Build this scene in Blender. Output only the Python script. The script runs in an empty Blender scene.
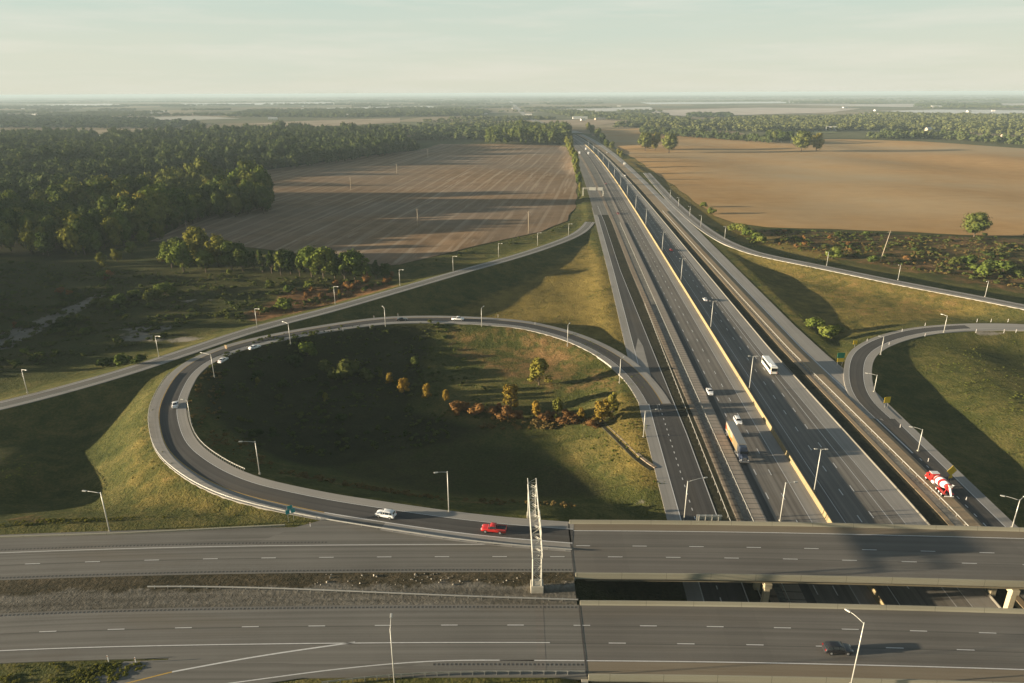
HAZE_D = 0.000085; SKY_DUST = 1.0; SKY_SAT = 0.8; SKY_STR = 0.05; SUN_STR = 5.0; SUN_COL = (1.0, 0.83, 0.60); EXPO = 1.76
VEIL_LOW = (4.35, 4.4, 3.65); VEIL_UP = (3.35, 4.15, 3.7)
import bpy, bmesh, math, random
import numpy as np
from mathutils import Vector, Matrix
from mathutils.geometry import delaunay_2d_cdt
random.seed(7); RNG = np.random.default_rng(7)
R_ = math.radians
scene = bpy.context.scene
COL = scene.collection

# ------------------------------------------------------------------ camera model
FPX, CAMH, YH, ROLL = 690.0, 100.0, 93.0, R_(0.22)
PITCH = math.atan((341.5 - YH) / FPX)
cF = np.array([0, math.cos(PITCH), -math.sin(PITCH)]); cU = np.array([0, math.sin(PITCH), math.cos(PITCH)]); cR = np.array([1.0, 0, 0])
cX = cR * math.cos(ROLL) - cU * math.sin(ROLL); cY = cR * math.sin(ROLL) + cU * math.cos(ROLL)
def W(px, py, z=0.0):
    """a point of the photograph taken back to the level z of the ground"""
    d = cF * FPX + cX * (px - 512) + cY * (341.5 - py)
    return np.array([0, 0, CAMH]) + d * ((z - CAMH) / d[2])

cam_d = bpy.data.cameras.new('camera'); cam = bpy.data.objects.new('camera', cam_d); COL.objects.link(cam)
cam_d.sensor_width = 36.0; cam_d.lens = FPX * 36.0 / 1024.0; cam_d.clip_start = 1.0; cam_d.clip_end = 200000.0
M = Matrix(((cX[0], cY[0], -cF[0], 0), (cX[1], cY[1], -cF[1], 0), (cX[2], cY[2], -cF[2], CAMH), (0, 0, 0, 1)))
cam.matrix_world = M
scene.camera = cam

# ------------------------------------------------------------------ small helpers
def tag(o, label=None, cat=None, group=None, kind=None):
    if label: o['label'] = label
    if cat: o['category'] = cat
    if group: o['group'] = group
    if kind: o['kind'] = kind
    return o
def empty(name, loc=(0, 0, 0), rz=0.0, label=None, cat=None, group=None):
    o = bpy.data.objects.new(name, None); COL.objects.link(o)
    o.location = tuple(loc); o.rotation_euler = (0, 0, rz); o.empty_display_size = 0.5
    return tag(o, label, cat, group)
def copy_tree(o, parent=None):
    c = o.copy(); COL.objects.link(c)
    if parent is not None: c.parent = parent
    for ch in list(o.children): copy_tree(ch, c)
    return c

class MB:
    """collects faces for one mesh"""
    def __init__(s): s.v = []; s.f = []; s.m = []; s.uv = {}
    def add(s, vs, fs, mi=0):
        o = len(s.v); s.v += [tuple(map(float, p)) for p in vs]
        for f in fs: s.f.append(tuple(i + o for i in f)); s.m.append(mi)
    def box(s, c, d, bev=0.0, rz=0.0, mi=0, taper=1.0):
        x, y, z = d[0] / 2, d[1] / 2, d[2] / 2
        cr, sr = math.cos(rz), math.sin(rz)
        def T(p): return (c[0] + p[0] * cr - p[1] * sr, c[1] + p[0] * sr + p[1] * cr, c[2] + p[2])
        if bev <= 0:
            vs = [T((sx * x * (taper if sz > 0 else 1), sy * y * (taper if sz > 0 else 1), sz * z)) for sz in (-1, 1) for sy in (-1, 1) for sx in (-1, 1)]
            s.add(vs, [(0, 2, 3, 1), (4, 5, 7, 6), (0, 1, 5, 4), (2, 6, 7, 3), (0, 4, 6, 2), (1, 3, 7, 5)], mi); return
        bm = bmesh.new(); bmesh.ops.create_cube(bm, size=1.0)
        for v in bm.verts:
            k = taper if v.co.z > 0 else 1
            v.co = Vector((v.co.x * d[0] * k, v.co.y * d[1] * k, v.co.z * d[2]))
        bmesh.ops.bevel(bm, geom=bm.edges[:], offset=bev, segments=2, affect='EDGES', profile=0.6)
        bm.verts.index_update()
        s.add([T(v.co) for v in bm.verts], [[v.index for v in f.verts] for f in bm.faces], mi); bm.free()
    def tube(s, pts, radii, n=8, mi=0, cap=True):
        pts = [Vector(p) for p in pts]
        if not hasattr(radii, '__len__'): radii = [radii] * len(pts)
        vs = []
        for i, p in enumerate(pts):
            t = (pts[min(i + 1, len(pts) - 1)] - pts[max(i - 1, 0)]).normalized()
            a = t.cross(Vector((0, 1, 0.03)) if abs(t.y) < 0.9 else Vector((1, 0, 0.03))).normalized(); b = t.cross(a)
            for k in range(n):
                an = 2 * math.pi * k / n
                vs.append(p + a * (math.cos(an) * radii[i]) + b * (math.sin(an) * radii[i]))
        fs = []
        for i in range(len(pts) - 1):
            for k in range(n):
                k2 = (k + 1) % n
                fs.append((i * n + k, i * n + k2, (i + 1) * n + k2, (i + 1) * n + k))
        if cap: fs.append(tuple(range(n - 1, -1, -1))); fs.append(tuple((len(pts) - 1) * n + k for k in range(n)))
        s.add(vs, fs, mi)
    def disc(s, c, axis, r, w, n=16, mi=0):
        a = Vector(axis).normalized() * (w / 2); c = Vector(c); s.tube([c - a, c + a], r, n, mi)
    def build(s, name, mats, parent=None, smooth=False, loc=None):
        me = bpy.data.meshes.new(name); me.from_pydata(s.v, [], s.f); me.update()
        for m in (mats if isinstance(mats, (list, tuple)) else [mats]): me.materials.append(m)
        if any(s.m): me.polygons.foreach_set('material_index', s.m)
        if smooth: me.polygons.foreach_set('use_smooth', [True] * len(s.f))
        o = bpy.data.objects.new(name, me); COL.objects.link(o)
        if parent is not None: o.parent = parent
        if loc is not None: o.location = tuple(loc)
        return o
def np_mesh(name, v, f, mat, n=4):
    """fast mesh from arrays (all faces with n corners)"""
    me = bpy.data.meshes.new(name); v = np.asarray(v, np.float32); f = np.asarray(f, np.int32)
    me.vertices.add(len(v)); me.vertices.foreach_set('co', v.ravel())
    me.loops.add(f.size); me.loops.foreach_set('vertex_index', f.ravel())
    me.polygons.add(len(f)); me.polygons.foreach_set('loop_start', np.arange(0, f.size, n, dtype=np.int32))
    me.update(calc_edges=True)
    me.polygons.foreach_set('use_smooth', [False] * len(f))
    me.materials.append(mat)
    return me
def link(name, me, parent=None, loc=None):
    o = bpy.data.objects.new(name, me); COL.objects.link(o)
    if parent is not None: o.parent = parent
    if loc is not None: o.location = tuple(loc)
    return o

# ------------------------------------------------------------------ materials
def srgb(h):
    return tuple(((c / 255) / 12.92 if c / 255 <= 0.04045 else ((c / 255 + 0.055) / 1.055) ** 2.4) for c in h)
class NT:
    def __init__(s, name):
        s.mat = bpy.data.materials.new(name); s.mat.use_nodes = True; s.t = s.mat.node_tree
        for n in list(s.t.nodes): s.t.nodes.remove(n)
        s.out = s.n('ShaderNodeOutputMaterial')
    def n(s, typ, **kw):
        n = s.t.nodes.new(typ)
        for k, v in kw.items(): setattr(n, k, v)
        return n
    def l(s, a, b): s.t.links.new(a, b)
    def coord(s, kind='Object'): return s.n('ShaderNodeTexCoord').outputs[kind]
    def mapping(s, vec, scale=(1, 1, 1), rot=(0, 0, 0)):
        m = s.n('ShaderNodeMapping'); s.l(vec, m.inputs['Vector']); m.inputs['Scale'].default_value = scale; m.inputs['Rotation'].default_value = rot
        return m.outputs[0]
    def noise(s, vec, scale, detail=4, rough=0.55, dist=0.0):
        n = s.n('ShaderNodeTexNoise'); s.l(vec, n.inputs['Vector']); n.inputs['Scale'].default_value = scale
        n.inputs['Detail'].default_value = detail; n.inputs['Roughness'].default_value = rough; n.inputs['Distortion'].default_value = dist
        return n.outputs['Fac']
    def ramp(s, fac, stops):
        r = s.n('ShaderNodeValToRGB'); s.l(fac, r.inputs['Fac']); e = r.color_ramp.elements
        while len(e) < len(stops): e.new(0.5)
        for i, (p, c) in enumerate(stops):
            e[i].position = p; e[i].color = (c[0], c[1], c[2], 1) if hasattr(c, '__len__') else (c, c, c, 1)
        return r.outputs['Color']
    def mix(s, fac, a, b, mode='MIX'):
        m = s.n('ShaderNodeMix', data_type='RGBA', blend_type=mode)
        for sock, v in ((m.inputs[0], fac), (m.inputs[6], a), (m.inputs[7], b)):
            if hasattr(v, 'is_linked'): s.l(v, sock)
            elif hasattr(v, '__len__'): sock.default_value = (*v[:3], 1)
            else: sock.default_value = v
        return m.outputs[2]
    def math(s, op, a, b=None, clamp=False):
        m = s.n('ShaderNodeMath', operation=op, use_clamp=clamp)
        for i, v in enumerate((a, b)):
            if v is None: continue
            if hasattr(v, 'is_linked'): s.l(v, m.inputs[i])
            else: m.inputs[i].default_value = v
        return m.outputs[0]
    def attr(s, name):
        a = s.n('ShaderNodeAttribute'); a.attribute_name = name; return a.outputs['Fac']
    def bsdf(s, col, rough=0.8, spec=0.3, metal=0.0, bump=None, bstr=0.4, bdist=0.05, coat=0.0):
        p = s.n('ShaderNodeBsdfPrincipled')
        if hasattr(col, 'is_linked'): s.l(col, p.inputs['Base Color'])
        else: p.inputs['Base Color'].default_value = (*col, 1)
        if hasattr(rough, 'is_linked'): s.l(rough, p.inputs['Roughness'])
        else: p.inputs['Roughness'].default_value = rough
        p.inputs['Specular IOR Level'].default_value = spec; p.inputs['Metallic'].default_value = metal
        p.inputs['Coat Weight'].default_value = coat
        if bump is not None:
            b = s.n('ShaderNodeBump'); b.inputs['Strength'].default_value = bstr; b.inputs['Distance'].default_value = bdist
            s.l(bump, b.inputs['Height']); s.l(b.outputs[0], p.inputs['Normal'])
        s.l(p.outputs[0], s.out.inputs['Surface'])
        return s.mat
MAT = {}
def simple(name, col, rough=0.6, spec=0.4, metal=0.0, var=0.12, scale=1.5, coat=0.0):
    t = NT(name); v = t.noise(t.coord(), scale, 5)
    c = t.ramp(v, [(0.25, tuple(x * (1 - var) for x in col)), (0.75, tuple(min(1, x * (1 + var)) for x in col))])
    MAT[name] = t.bsdf(c, rough, spec, metal, coat=coat); return MAT[name]
def road_mat(name, dark, light, joint=0.0, streak=0.5, jw=0.06, jdark=0.6, across=0.0, stain=(0.12, 0.09, 0.05)):
    """pavement: wear streaks run along the lane (UV is metres along, metres across)"""
    t = NT(name); uv = t.coord('UV')
    s1 = t.noise(t.mapping(uv, (0.006, 0.9, 1)), 1.0, 4)
    s2 = t.noise(t.mapping(uv, (0.03, 2.6, 1)), 1.0, 3)
    big = t.noise(uv, 0.05, 4)
    fine = t.noise(uv, 3.0, 3)
    f = t.math('ADD', t.math('MULTIPLY', s1, streak), t.math('ADD', t.math('MULTIPLY', s2, 0.25), t.math('ADD', t.math('MULTIPLY', big, 0.35), t.math('MULTIPLY', fine, 0.12))))
    lo = 0.5 * (streak + 0.72)
    c = t.ramp(f, [(lo - 0.17, dark), (lo + 0.17, light)])
    st = t.ramp(t.noise(t.mapping(uv, (0.02, 0.12, 1)), 1.0, 5), [(0.55, 0.0), (0.75, 1.0)])
    c = t.mix(t.math('MULTIPLY', st, 0.35), c, stain)
    if joint > 0:
        sx = t.n('ShaderNodeSeparateXYZ'); t.l(uv, sx.inputs[0])
        a = t.math('FRACT', t.math('DIVIDE', sx.outputs['X'], joint))
        j = t.math('LESS_THAN', a, jw / joint * 2)
        c = t.mix(t.math('MULTIPLY', j, jdark), c, tuple(x * 0.35 for x in dark))
    if across > 0:     # panels of slightly different age
        sx = t.n('ShaderNodeSeparateXYZ'); t.l(uv, sx.inputs[0])
        fl = t.math('FLOOR', t.math('DIVIDE', sx.outputs['X'], across))
        wn = t.n('ShaderNodeTexWhiteNoise', noise_dimensions='1D'); t.l(fl, wn.inputs['W'])
        c = t.mix(t.math('MULTIPLY', wn.outputs['Value'], 0.18), c, tuple(x * 0.6 for x in dark))
    MAT[name] = t.bsdf(c, 0.85, 0.3, bump=fine, bstr=0.15, bdist=0.01)
    return MAT[name]
road_mat('asphalt_main', (0.115, 0.105, 0.09), (0.22, 0.20, 0.17), streak=0.9)
road_mat('asphalt_dark', (0.048, 0.046, 0.043), (0.09, 0.084, 0.076), streak=0.8)
road_mat('asphalt_old', (0.125, 0.117, 0.10), (0.20, 0.188, 0.162), streak=0.9)
road_mat('bridge_deck', (0.11, 0.10, 0.085), (0.185, 0.17, 0.145), streak=0.6, across=7.0)
road_mat('shoulder', (0.23, 0.215, 0.19), (0.34, 0.32, 0.285), streak=0.4)
road_mat('shoulder_brown', (0.17, 0.135, 0.09), (0.24, 0.20, 0.14), streak=0.4)
road_mat('apron', (0.26, 0.22, 0.175), (0.36, 0.31, 0.25), joint=2.4, streak=0.4, jw=0.16, jdark=0.75)
road_mat('rubble_strip', (0.18, 0.13, 0.085), (0.36, 0.29, 0.21), joint=3.1, streak=0.2, jw=0.4, jdark=0.5)
road_mat('tan_pavement', (0.25, 0.185, 0.11), (0.34, 0.26, 0.165), streak=0.6, stain=(0.25, 0.14, 0.06))
road_mat('concrete_wall', (0.21, 0.165, 0.088), (0.30, 0.24, 0.13), joint=6.0, streak=0.3)
road_mat('barrier_grey', (0.15, 0.14, 0.115), (0.22, 0.205, 0.17), joint=6.0, streak=0.3)
road_mat('parapet', (0.27, 0.25, 0.18), (0.38, 0.35, 0.26), joint=9.0, streak=0.3, jw=0.05)
def ground_strip(name, a, b, sc=0.8, bst=0.9):
    t = NT(name); p = t.coord(); n1 = t.noise(p, sc, 6, 0.65); n2 = t.noise(p, sc * 0.12, 3)
    c = t.ramp(t.math('ADD', t.math('MULTIPLY', n1, 0.65), t.math('MULTIPLY', n2, 0.35)), [(0.36, a), (0.64, b)])
    MAT[name] = t.bsdf(c, 0.95, 0.1, bump=n1, bstr=bst, bdist=0.3)
ground_strip('gravel', (0.10, 0.095, 0.082), (0.26, 0.245, 0.21), 1.1, 0.5)
ground_strip('weedy_strip', (0.022, 0.024, 0.015), (0.062, 0.056, 0.033), 0.6)
ground_strip('rubble_bank', (0.05, 0.042, 0.026), (0.16, 0.125, 0.085), 0.9)
for nm, c, r, sp, me in (('white_line', (0.62, 0.61, 0.58), 0.7, 0.3, 0), ('yellow_line', (0.52, 0.33, 0.07), 0.7, 0.3, 0),
        ('galvanised', (0.45, 0.44, 0.40), 0.45, 0.5, 0.6), ('lamp_steel', (0.50, 0.49, 0.44), 0.5, 0.5, 0.3), ('lamp_glass', (0.55, 0.53, 0.45), 0.3, 0.5, 0),
        ('truss_steel', (0.46, 0.45, 0.39), 0.5, 0.4, 0.2), ('concrete', (0.40, 0.37, 0.30), 0.9, 0.2, 0), ('concrete_pier', (0.42, 0.36, 0.24), 0.9, 0.2, 0),
        ('girder', (0.20, 0.17, 0.11), 0.8, 0.3, 0), ('sign_back', (0.40, 0.40, 0.36), 0.5, 0.4, 0.4), ('sign_yellow', (0.75, 0.50, 0.03), 0.5, 0.4, 0),
        ('sign_green', (0.02, 0.22, 0.12), 0.5, 0.4, 0), ('sign_teal', (0.03, 0.25, 0.25), 0.5, 0.4, 0), ('sign_orange', (0.55, 0.2, 0.03), 0.6, 0.3, 0), ('wood_pole', (0.36, 0.30, 0.22), 0.9, 0.1, 0),
        ('rubber', (0.02, 0.02, 0.02), 0.85, 0.3, 0), ('rim', (0.55, 0.55, 0.55), 0.35, 0.5, 0.7), ('chrome', (0.7, 0.7, 0.7), 0.25, 0.5, 0.9),
        ('glass_dark', (0.012, 0.016, 0.02), 0.08, 0.6, 0), ('headlight', (0.75, 0.75, 0.72), 0.15, 0.6, 0), ('tail_red', (0.35, 0.01, 0.01), 0.25, 0.5, 0),
        ('plastic_black', (0.03, 0.03, 0.032), 0.6, 0.4, 0), ('house_white', (0.62, 0.60, 0.55), 0.8, 0.3, 0), ('house_tan', (0.45, 0.37, 0.27), 0.8, 0.3, 0),
        ('roof_grey', (0.22, 0.21, 0.20), 0.8, 0.3, 0), ('roof_brown', (0.24, 0.13, 0.08), 0.8, 0.3, 0), ('roof_metal', (0.62, 0.60, 0.55), 0.5, 0.5, 0.3), ('bark', (0.11, 0.085, 0.06), 0.95, 0.1, 0),
        ('sign_brown', (0.22, 0.14, 0.05), 0.6, 0.3, 0), ('stone', (0.30, 0.27, 0.22), 0.95, 0.1, 0), ('drum_white', (0.75, 0.73, 0.70), 0.4, 0.5, 0)):
    simple(nm, c, r, sp, me)
for nm, c in (('paint_white', (0.78, 0.78, 0.76)), ('paint_red', (0.42, 0.018, 0.014)), ('paint_black', (0.018, 0.018, 0.02)), ('paint_navy', (0.025, 0.035, 0.06)), ('paint_silver', (0.5, 0.5, 0.5)),
              ('paint_maroon', (0.2, 0.03, 0.03)), ('trailer_grey', (0.20, 0.20, 0.19)), ('paint_cream', (0.7, 0.68, 0.6))):
    simple(nm, c, 0.32, 0.5, 0.0, var=0.03, coat=0.4)

def leaf_mat(name, a, b, c):
    t = NT(name)
    g = t.n('ShaderNodeNewGeometry'); oi = t.n('ShaderNodeObjectInfo')
    n1 = t.noise(g.outputs['Position'], 0.22, 3); n2 = t.noise(g.outputs['Position'], 0.035, 2)
    f = t.math('ADD', t.math('MULTIPLY', n1, 0.55), t.math('ADD', t.math('MULTIPLY', n2, 0.35), t.math('ADD', t.math('MULTIPLY', oi.outputs['Random'], 0.3), t.math('MULTIPLY', g.outputs['Random Per Island'], 0.12))))
    col = t.ramp(f, [(0.42, a), (0.62, b), (0.86, c)])
    d = t.n('ShaderNodeBsdfDiffuse'); t.l(col, d.inputs['Color'])
    tr = t.n('ShaderNodeBsdfTranslucent'); t.l(col, tr.inputs['Color'])
    mx = t.n('ShaderNodeMixShader'); mx.inputs[0].default_value = 0.10; t.l(d.outputs[0], mx.inputs[1]); t.l(tr.outputs[0], mx.inputs[2])
    t.l(mx.outputs[0], t.out.inputs['Surface']); MAT[name] = t.mat
leaf_mat('leaf_dark', (0.030, 0.046, 0.013), (0.052, 0.072, 0.019), (0.098, 0.105, 0.028))
leaf_mat('leaf_wood', (0.036, 0.056, 0.015), (0.064, 0.088, 0.022), (0.125, 0.13, 0.034))
leaf_mat('leaf_green', (0.055, 0.080, 0.018), (0.095, 0.125, 0.025), (0.15, 0.16, 0.036))
leaf_mat('leaf_olive', (0.085, 0.095, 0.02), (0.14, 0.140, 0.028), (0.21, 0.18, 0.036))
leaf_mat('leaf_gold', (0.12, 0.095, 0.02), (0.22, 0.15, 0.028), (0.32, 0.20, 0.035))
leaf_mat('leaf_rust', (0.09, 0.055, 0.024), (0.15, 0.08, 0.03), (0.24, 0.13, 0.045))
leaf_mat('leaf_straw', (0.07, 0.055, 0.022), (0.13, 0.095, 0.035), (0.20, 0.14, 0.048))
leaf_mat('leaf_far', (0.034, 0.052, 0.020), (0.060, 0.080, 0.028), (0.115, 0.12, 0.042))
# ------------------------------------------------------------------ paths
class Path:
    def __init__(s, pts, step=3.0, smooth=6, world=False):
        p = np.array([q if world else W(*q) for q in pts], float)
        q = np.vstack([2 * p[0] - p[1], p, 2 * p[-1] - p[-2]]); out = []
        for i in range(len(p) - 1):
            a, b, c, d = q[i:i + 4]
            n = max(2, int(np.linalg.norm(c - b) / 1.5))
            t = np.linspace(0, 1, n, endpoint=False)[:, None]
            out.append(0.5 * ((2 * b) + (c - a) * t + (2 * a - 5 * b + 4 * c - d) * t ** 2 + (3 * b - a - 3 * c + d) * t ** 3))
        o = np.vstack(out + [p[-1:]]); o = s._res(o, step)
        for _ in range(smooth): o[1:-1] = 0.25 * o[:-2] + 0.5 * o[1:-1] + 0.25 * o[2:]
        s.p = s._res(o, step); s._fin()
    def _res(s, o, step):
        d = np.r_[0, np.cumsum(np.linalg.norm(np.diff(o[:, :2], axis=0), axis=1))]
        t = np.linspace(0, d[-1], max(3, int(d[-1] / step) + 1))
        return np.stack([np.interp(t, d, o[:, k]) for k in range(3)], 1)
    def _fin(s):
        d = np.diff(s.p[:, :2], axis=0); s.s = np.r_[0, np.cumsum(np.linalg.norm(d, axis=1))]
        t = np.gradient(s.p[:, :2], axis=0); t /= np.linalg.norm(t, axis=1)[:, None]
        s.t = t; s.n = np.stack([t[:, 1], -t[:, 0]], 1)      # right-hand side of travel
        s.L = s.s[-1]
    def at(s, d, u=0.0, dz=0.0):
        d = np.asarray(d, float); x = np.stack([np.interp(d, s.s, s.p[:, k]) for k in range(3)], -1)
        n = np.stack([np.interp(d, s.s, s.n[:, k]) for k in range(2)], -1)
        n = n / np.linalg.norm(n, axis=-1, keepdims=True)
        x = x.copy(); x[..., 0] += n[..., 0] * u; x[..., 1] += n[..., 1] * u; x[..., 2] += dz
        return x
    def heading(s, d):
        t = [np.interp(d, s.s, s.t[:, k]) for k in range(2)]; return math.atan2(t[1], t[0])
    def near(s, x, y):
        i = int(np.argmin((s.p[:, 0] - x) ** 2 + (s.p[:, 1] - y) ** 2)); v = np.array([x, y]) - s.p[i, :2]
        return s.s[i] + float(v @ s.t[i]), float(v @ s.n[i]), float(s.p[i, 2])
    def pix(s, px, py):
        z = 0.0
        for _ in range(6):
            q = W(px, py, z); d, u, z = s.near(q[0], q[1])
        return d, u, W(px, py, z)
DK = 7.8
mc = [-1.58628723e-08, 1.83971879e-05, 6.31144476e-02, 6.85346702e+01]
_my = np.arange(30, 1850, 10.0)
MAIN = Path([(float(np.polyval(mc, y)), float(y), 0.0) for y in _my], world=True)
UP = Path([(a, b, DK) for a, b in [(-260, 576), (-150, 571.5), (30, 563.7), (210, 558.7), (370, 557), (500, 556.6), (640, 557), (790, 559), (1020, 564.7), (1180, 570), (1350, 577)]], smooth=30)
LO = Path([(a, b, DK) for a, b in [(-260, 651), (-150, 642), (50, 631), (250, 626.7), (448, 625), (580, 625.3), (712, 626.5), (779, 627.7), (984, 632.7), (1180, 640), (1350, 648)]], smooth=30)
def zl(pts, zs):
    """pixel polyline with heights interpolated between the given (index, z)"""
    i = np.arange(len(pts)); z = np.interp(i, [a for a, _ in zs], [b for _, b in zs])
    return [(p[0], p[1], float(k)) for p, k in zip(pts, z)]
loop_px = [(573, 536.2), (500, 530.5), (440, 523.5), (386, 515.5), (320, 505), (256, 491), (236, 484.5), (209, 472), (180, 450), (170, 428), (168.5, 405), (180, 380), (190, 369), (204, 359.5), (230, 349), (262, 340.5), (320, 329.5), (384, 320.7), (448, 319.6), (512, 323.2), (540, 328), (567, 335.3), (587, 343), (607, 353.3), (624, 365), (637, 378), (648, 392), (659, 412), (669, 435)]
LOOPL = Path(zl(loop_px, [(0, DK), (3, DK), (6, 7.0), (10, 5.4), (14, 4.0), (18, 2.6), (23, 0.6), (25, 0.05), (40, 0.0)]), smooth=4)
outl_px = [(-260, 462), (-120, 433), (0, 405.5), (60, 390.5), (128, 371), (193, 349.5), (256, 328.8), (330, 309.5), (405, 288), (460, 272), (512, 257.5), (545, 247), (572, 236.5), (586, 227), (594, 214), (597, 200)]
OUTL = Path(zl(outl_px, [(0, 4.6), (2, 4.3), (6, 3.6), (9, 1.8), (12, 0.3), (13, 0.0), (15, 0.0)]), smooth=6)
outr_px = [(646, 172), (664, 192), (680, 208), (700, 225), (722, 239.5), (745, 249.5), (768, 256), (830, 268.5), (898, 282.5), (985, 299), (1060, 314), (1180, 339), (1300, 368)]
OUTR = Path(zl(outr_px, [(0, 0.0), (4, 0.2), (8, 2.0), (10, 4.0), (12, 7.0)]), smooth=6)
loopr_px = [(990, 520), (969, 500), (940, 473), (916, 450), (893, 428), (876, 412), (864, 400), (857, 384), (856.5, 366), (861, 354), (872, 345.5), (891, 337.5), (918, 331), (943, 328.3), (975, 326.5), (1024, 327), (1075, 331), (1130, 341), (1180, 358), (1215, 385), (1225, 420), (1215, 460), (1190, 500)]
LOOPR = Path(zl(loopr_px, [(0, 0.0), (6, 0.1), (11, 1.4), (15, 3.0), (20, 6.0), (22, 7.5)]), smooth=4)

# ------------------------------------------------------------------ terrain
def wob(x, y, L, seed):
    r = np.random.default_rng(seed); o = 0
    for _ in range(7):
        a = r.uniform(0, 2 * math.pi); k = 2 * math.pi / (L * r.uniform(0.6, 1.7)); o = o + np.sin((x * math.cos(a) + y * math.sin(a)) * k + r.uniform(0, 6.28))
    return o / 2.6
def gau(x, y, c, sx, sy=None, rot=0.0):
    sy = sy or sx; dx, dy = x - c[0], y - c[1]; a, b = math.cos(rot), math.sin(rot)
    return np.exp(-0.5 * (((dx * a + dy * b) / sx) ** 2 + ((-dx * b + dy * a) / sy) ** 2))
def base(x, y):
    near = 1 / (1 + np.exp((y - 480) / 60.0))
    z = -1.6 + 0.55 * wob(x, y, 60, 1) * near + 0.25 * wob(x, y, 22, 2) * near + 1.1 * wob(x, y, 330, 3) * (1 - near) * (y < 2600)
    z = z - 5.2 * gau(x, y, W(470, 435, -4), 72, 44)
    xe = W(40, 462, 3)[0] + 2.5 * wob(x, y, 30, 8)
    z = z + 6.6 / (1 + np.exp(np.clip((x - xe) / 2.4, -30, 30))) * np.exp(-0.5 * ((y - 152) / 30.0) ** 2)
    z = z - 3.2 * gau(x, y, W(90, 462, -4), 13, 20)
    z = z - 2.2 * gau(x, y, W(430, 305, -3), 80, 40, 0.5)
    z = z - 3.0 * gau(x, y, W(770, 300, -3), 30, 75, -0.2)
    z = z - 3.5 * gau(x, y, W(925, 430, -3), 18, 55)
    z = z + 2.5 * gau(x, y, W(1000, 400, 0), 22, 60)
    z = z - 3.0 * gau(x, y, W(120, 300, -3), 130, 60)
    return z
UPs = UP.p[UP.p[:, 0] < 9]; LOs = LO.p[LO.p[:, 0] < 9]
def clampers():
    cr = np.vstack([UPs, LOs])
    mid = 0.5 * (UPs + LOs[np.clip(np.searchsorted(LOs[:, 0], UPs[:, 0]), 0, len(LOs) - 1)])
    yield OUTL.p, 5.0, 0.33
    yield OUTR.p, 5.2, 0.30
    yield LOOPR.p, 5.8, 0.33
    yield LOOPL.p[LOOPL.p[:, 0] < 38], 6.3, 0.5
    yield np.vstack([cr, mid]), 15.0, 0.42
    yield MAIN.at(np.arange(0, MAIN.L, 4.0), 2.0), 45.5, 0.30
def height(x, y, drop=0.15):
    z = base(x, y)
    for P, hw, sl in clampers():
        ok = np.where((x > P[:, 0].min() - 70) & (x < P[:, 0].max() + 70) & (y > P[:, 1].min() - 70) & (y < P[:, 1].max() + 70))[0]
        for ch in np.array_split(ok, max(1, len(ok) // 4000)):
            if not len(ch): continue
            d2 = (x[ch, None] - P[None, :, 0]) ** 2 + (y[ch, None] - P[None, :, 1]) ** 2
            i = d2.argmin(1); e = np.maximum(0, np.sqrt(d2[np.arange(len(ch)), i]) - hw)
            zr = P[i, 2] - drop
            z[ch] = np.minimum(np.maximum(z[ch], zr - sl * e), zr + sl * e * 1.2)
    return z
def ground_z(x, y):
    return float(height(np.array([float(x)]), np.array([float(y)]))[0])
def on_ground(px, py, z=-1.5):
    for _ in range(5):
        q = W(px, py, z); z = 0.5 * z + 0.5 * ground_z(q[0], q[1])
    q = W(px, py, z); q[2] = ground_z(q[0], q[1]); return q
def inside(x, y, poly):
    r = np.zeros(len(x), bool); n = len(poly)
    for i in range(n):
        (x1, y1), (x2, y2) = poly[i][:2], poly[(i + 1) % n][:2]
        c = ((y1 > y) != (y2 > y)) & (x < (x2 - x1) * (y - y1) / ((y2 - y1) if y2 != y1 else 1e-9) + x1); r ^= c
    return r
def edge_dist(x, y, poly):
    d = np.full(len(x), 1e9); n = len(poly)
    for i in range(n):
        a = np.array(poly[i][:2]); b = np.array(poly[(i + 1) % n][:2]); ab = b - a
        t = np.clip(((x - a[0]) * ab[0] + (y - a[1]) * ab[1]) / max(ab @ ab, 1e-9), 0, 1)
        d = np.minimum(d, np.hypot(x - a[0] - t * ab[0], y - a[1] - t * ab[1]))
    return d
def grow(lo, hi, s0, g):
    o = [lo]; s = s0
    while o[-1] < hi: o.append(o[-1] + s); s *= g
    return np.array(o)
xs = np.r_[-grow(250, 45000, 3.5, 1.055)[::-1], np.arange(-247, 249, 2.6), grow(250, 45000, 3.5, 1.055)]
ys = np.r_[np.arange(20, 430, 2.6), grow(430, 1300, 3.0, 1.012), grow(1305, 34000, 12, 1.06)]
GX, GY = np.meshgrid(xs, ys); gx, gy = GX.ravel(), GY.ravel()
gz = height(gx, gy)
gz[gy > 2600] = -1.6
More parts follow.
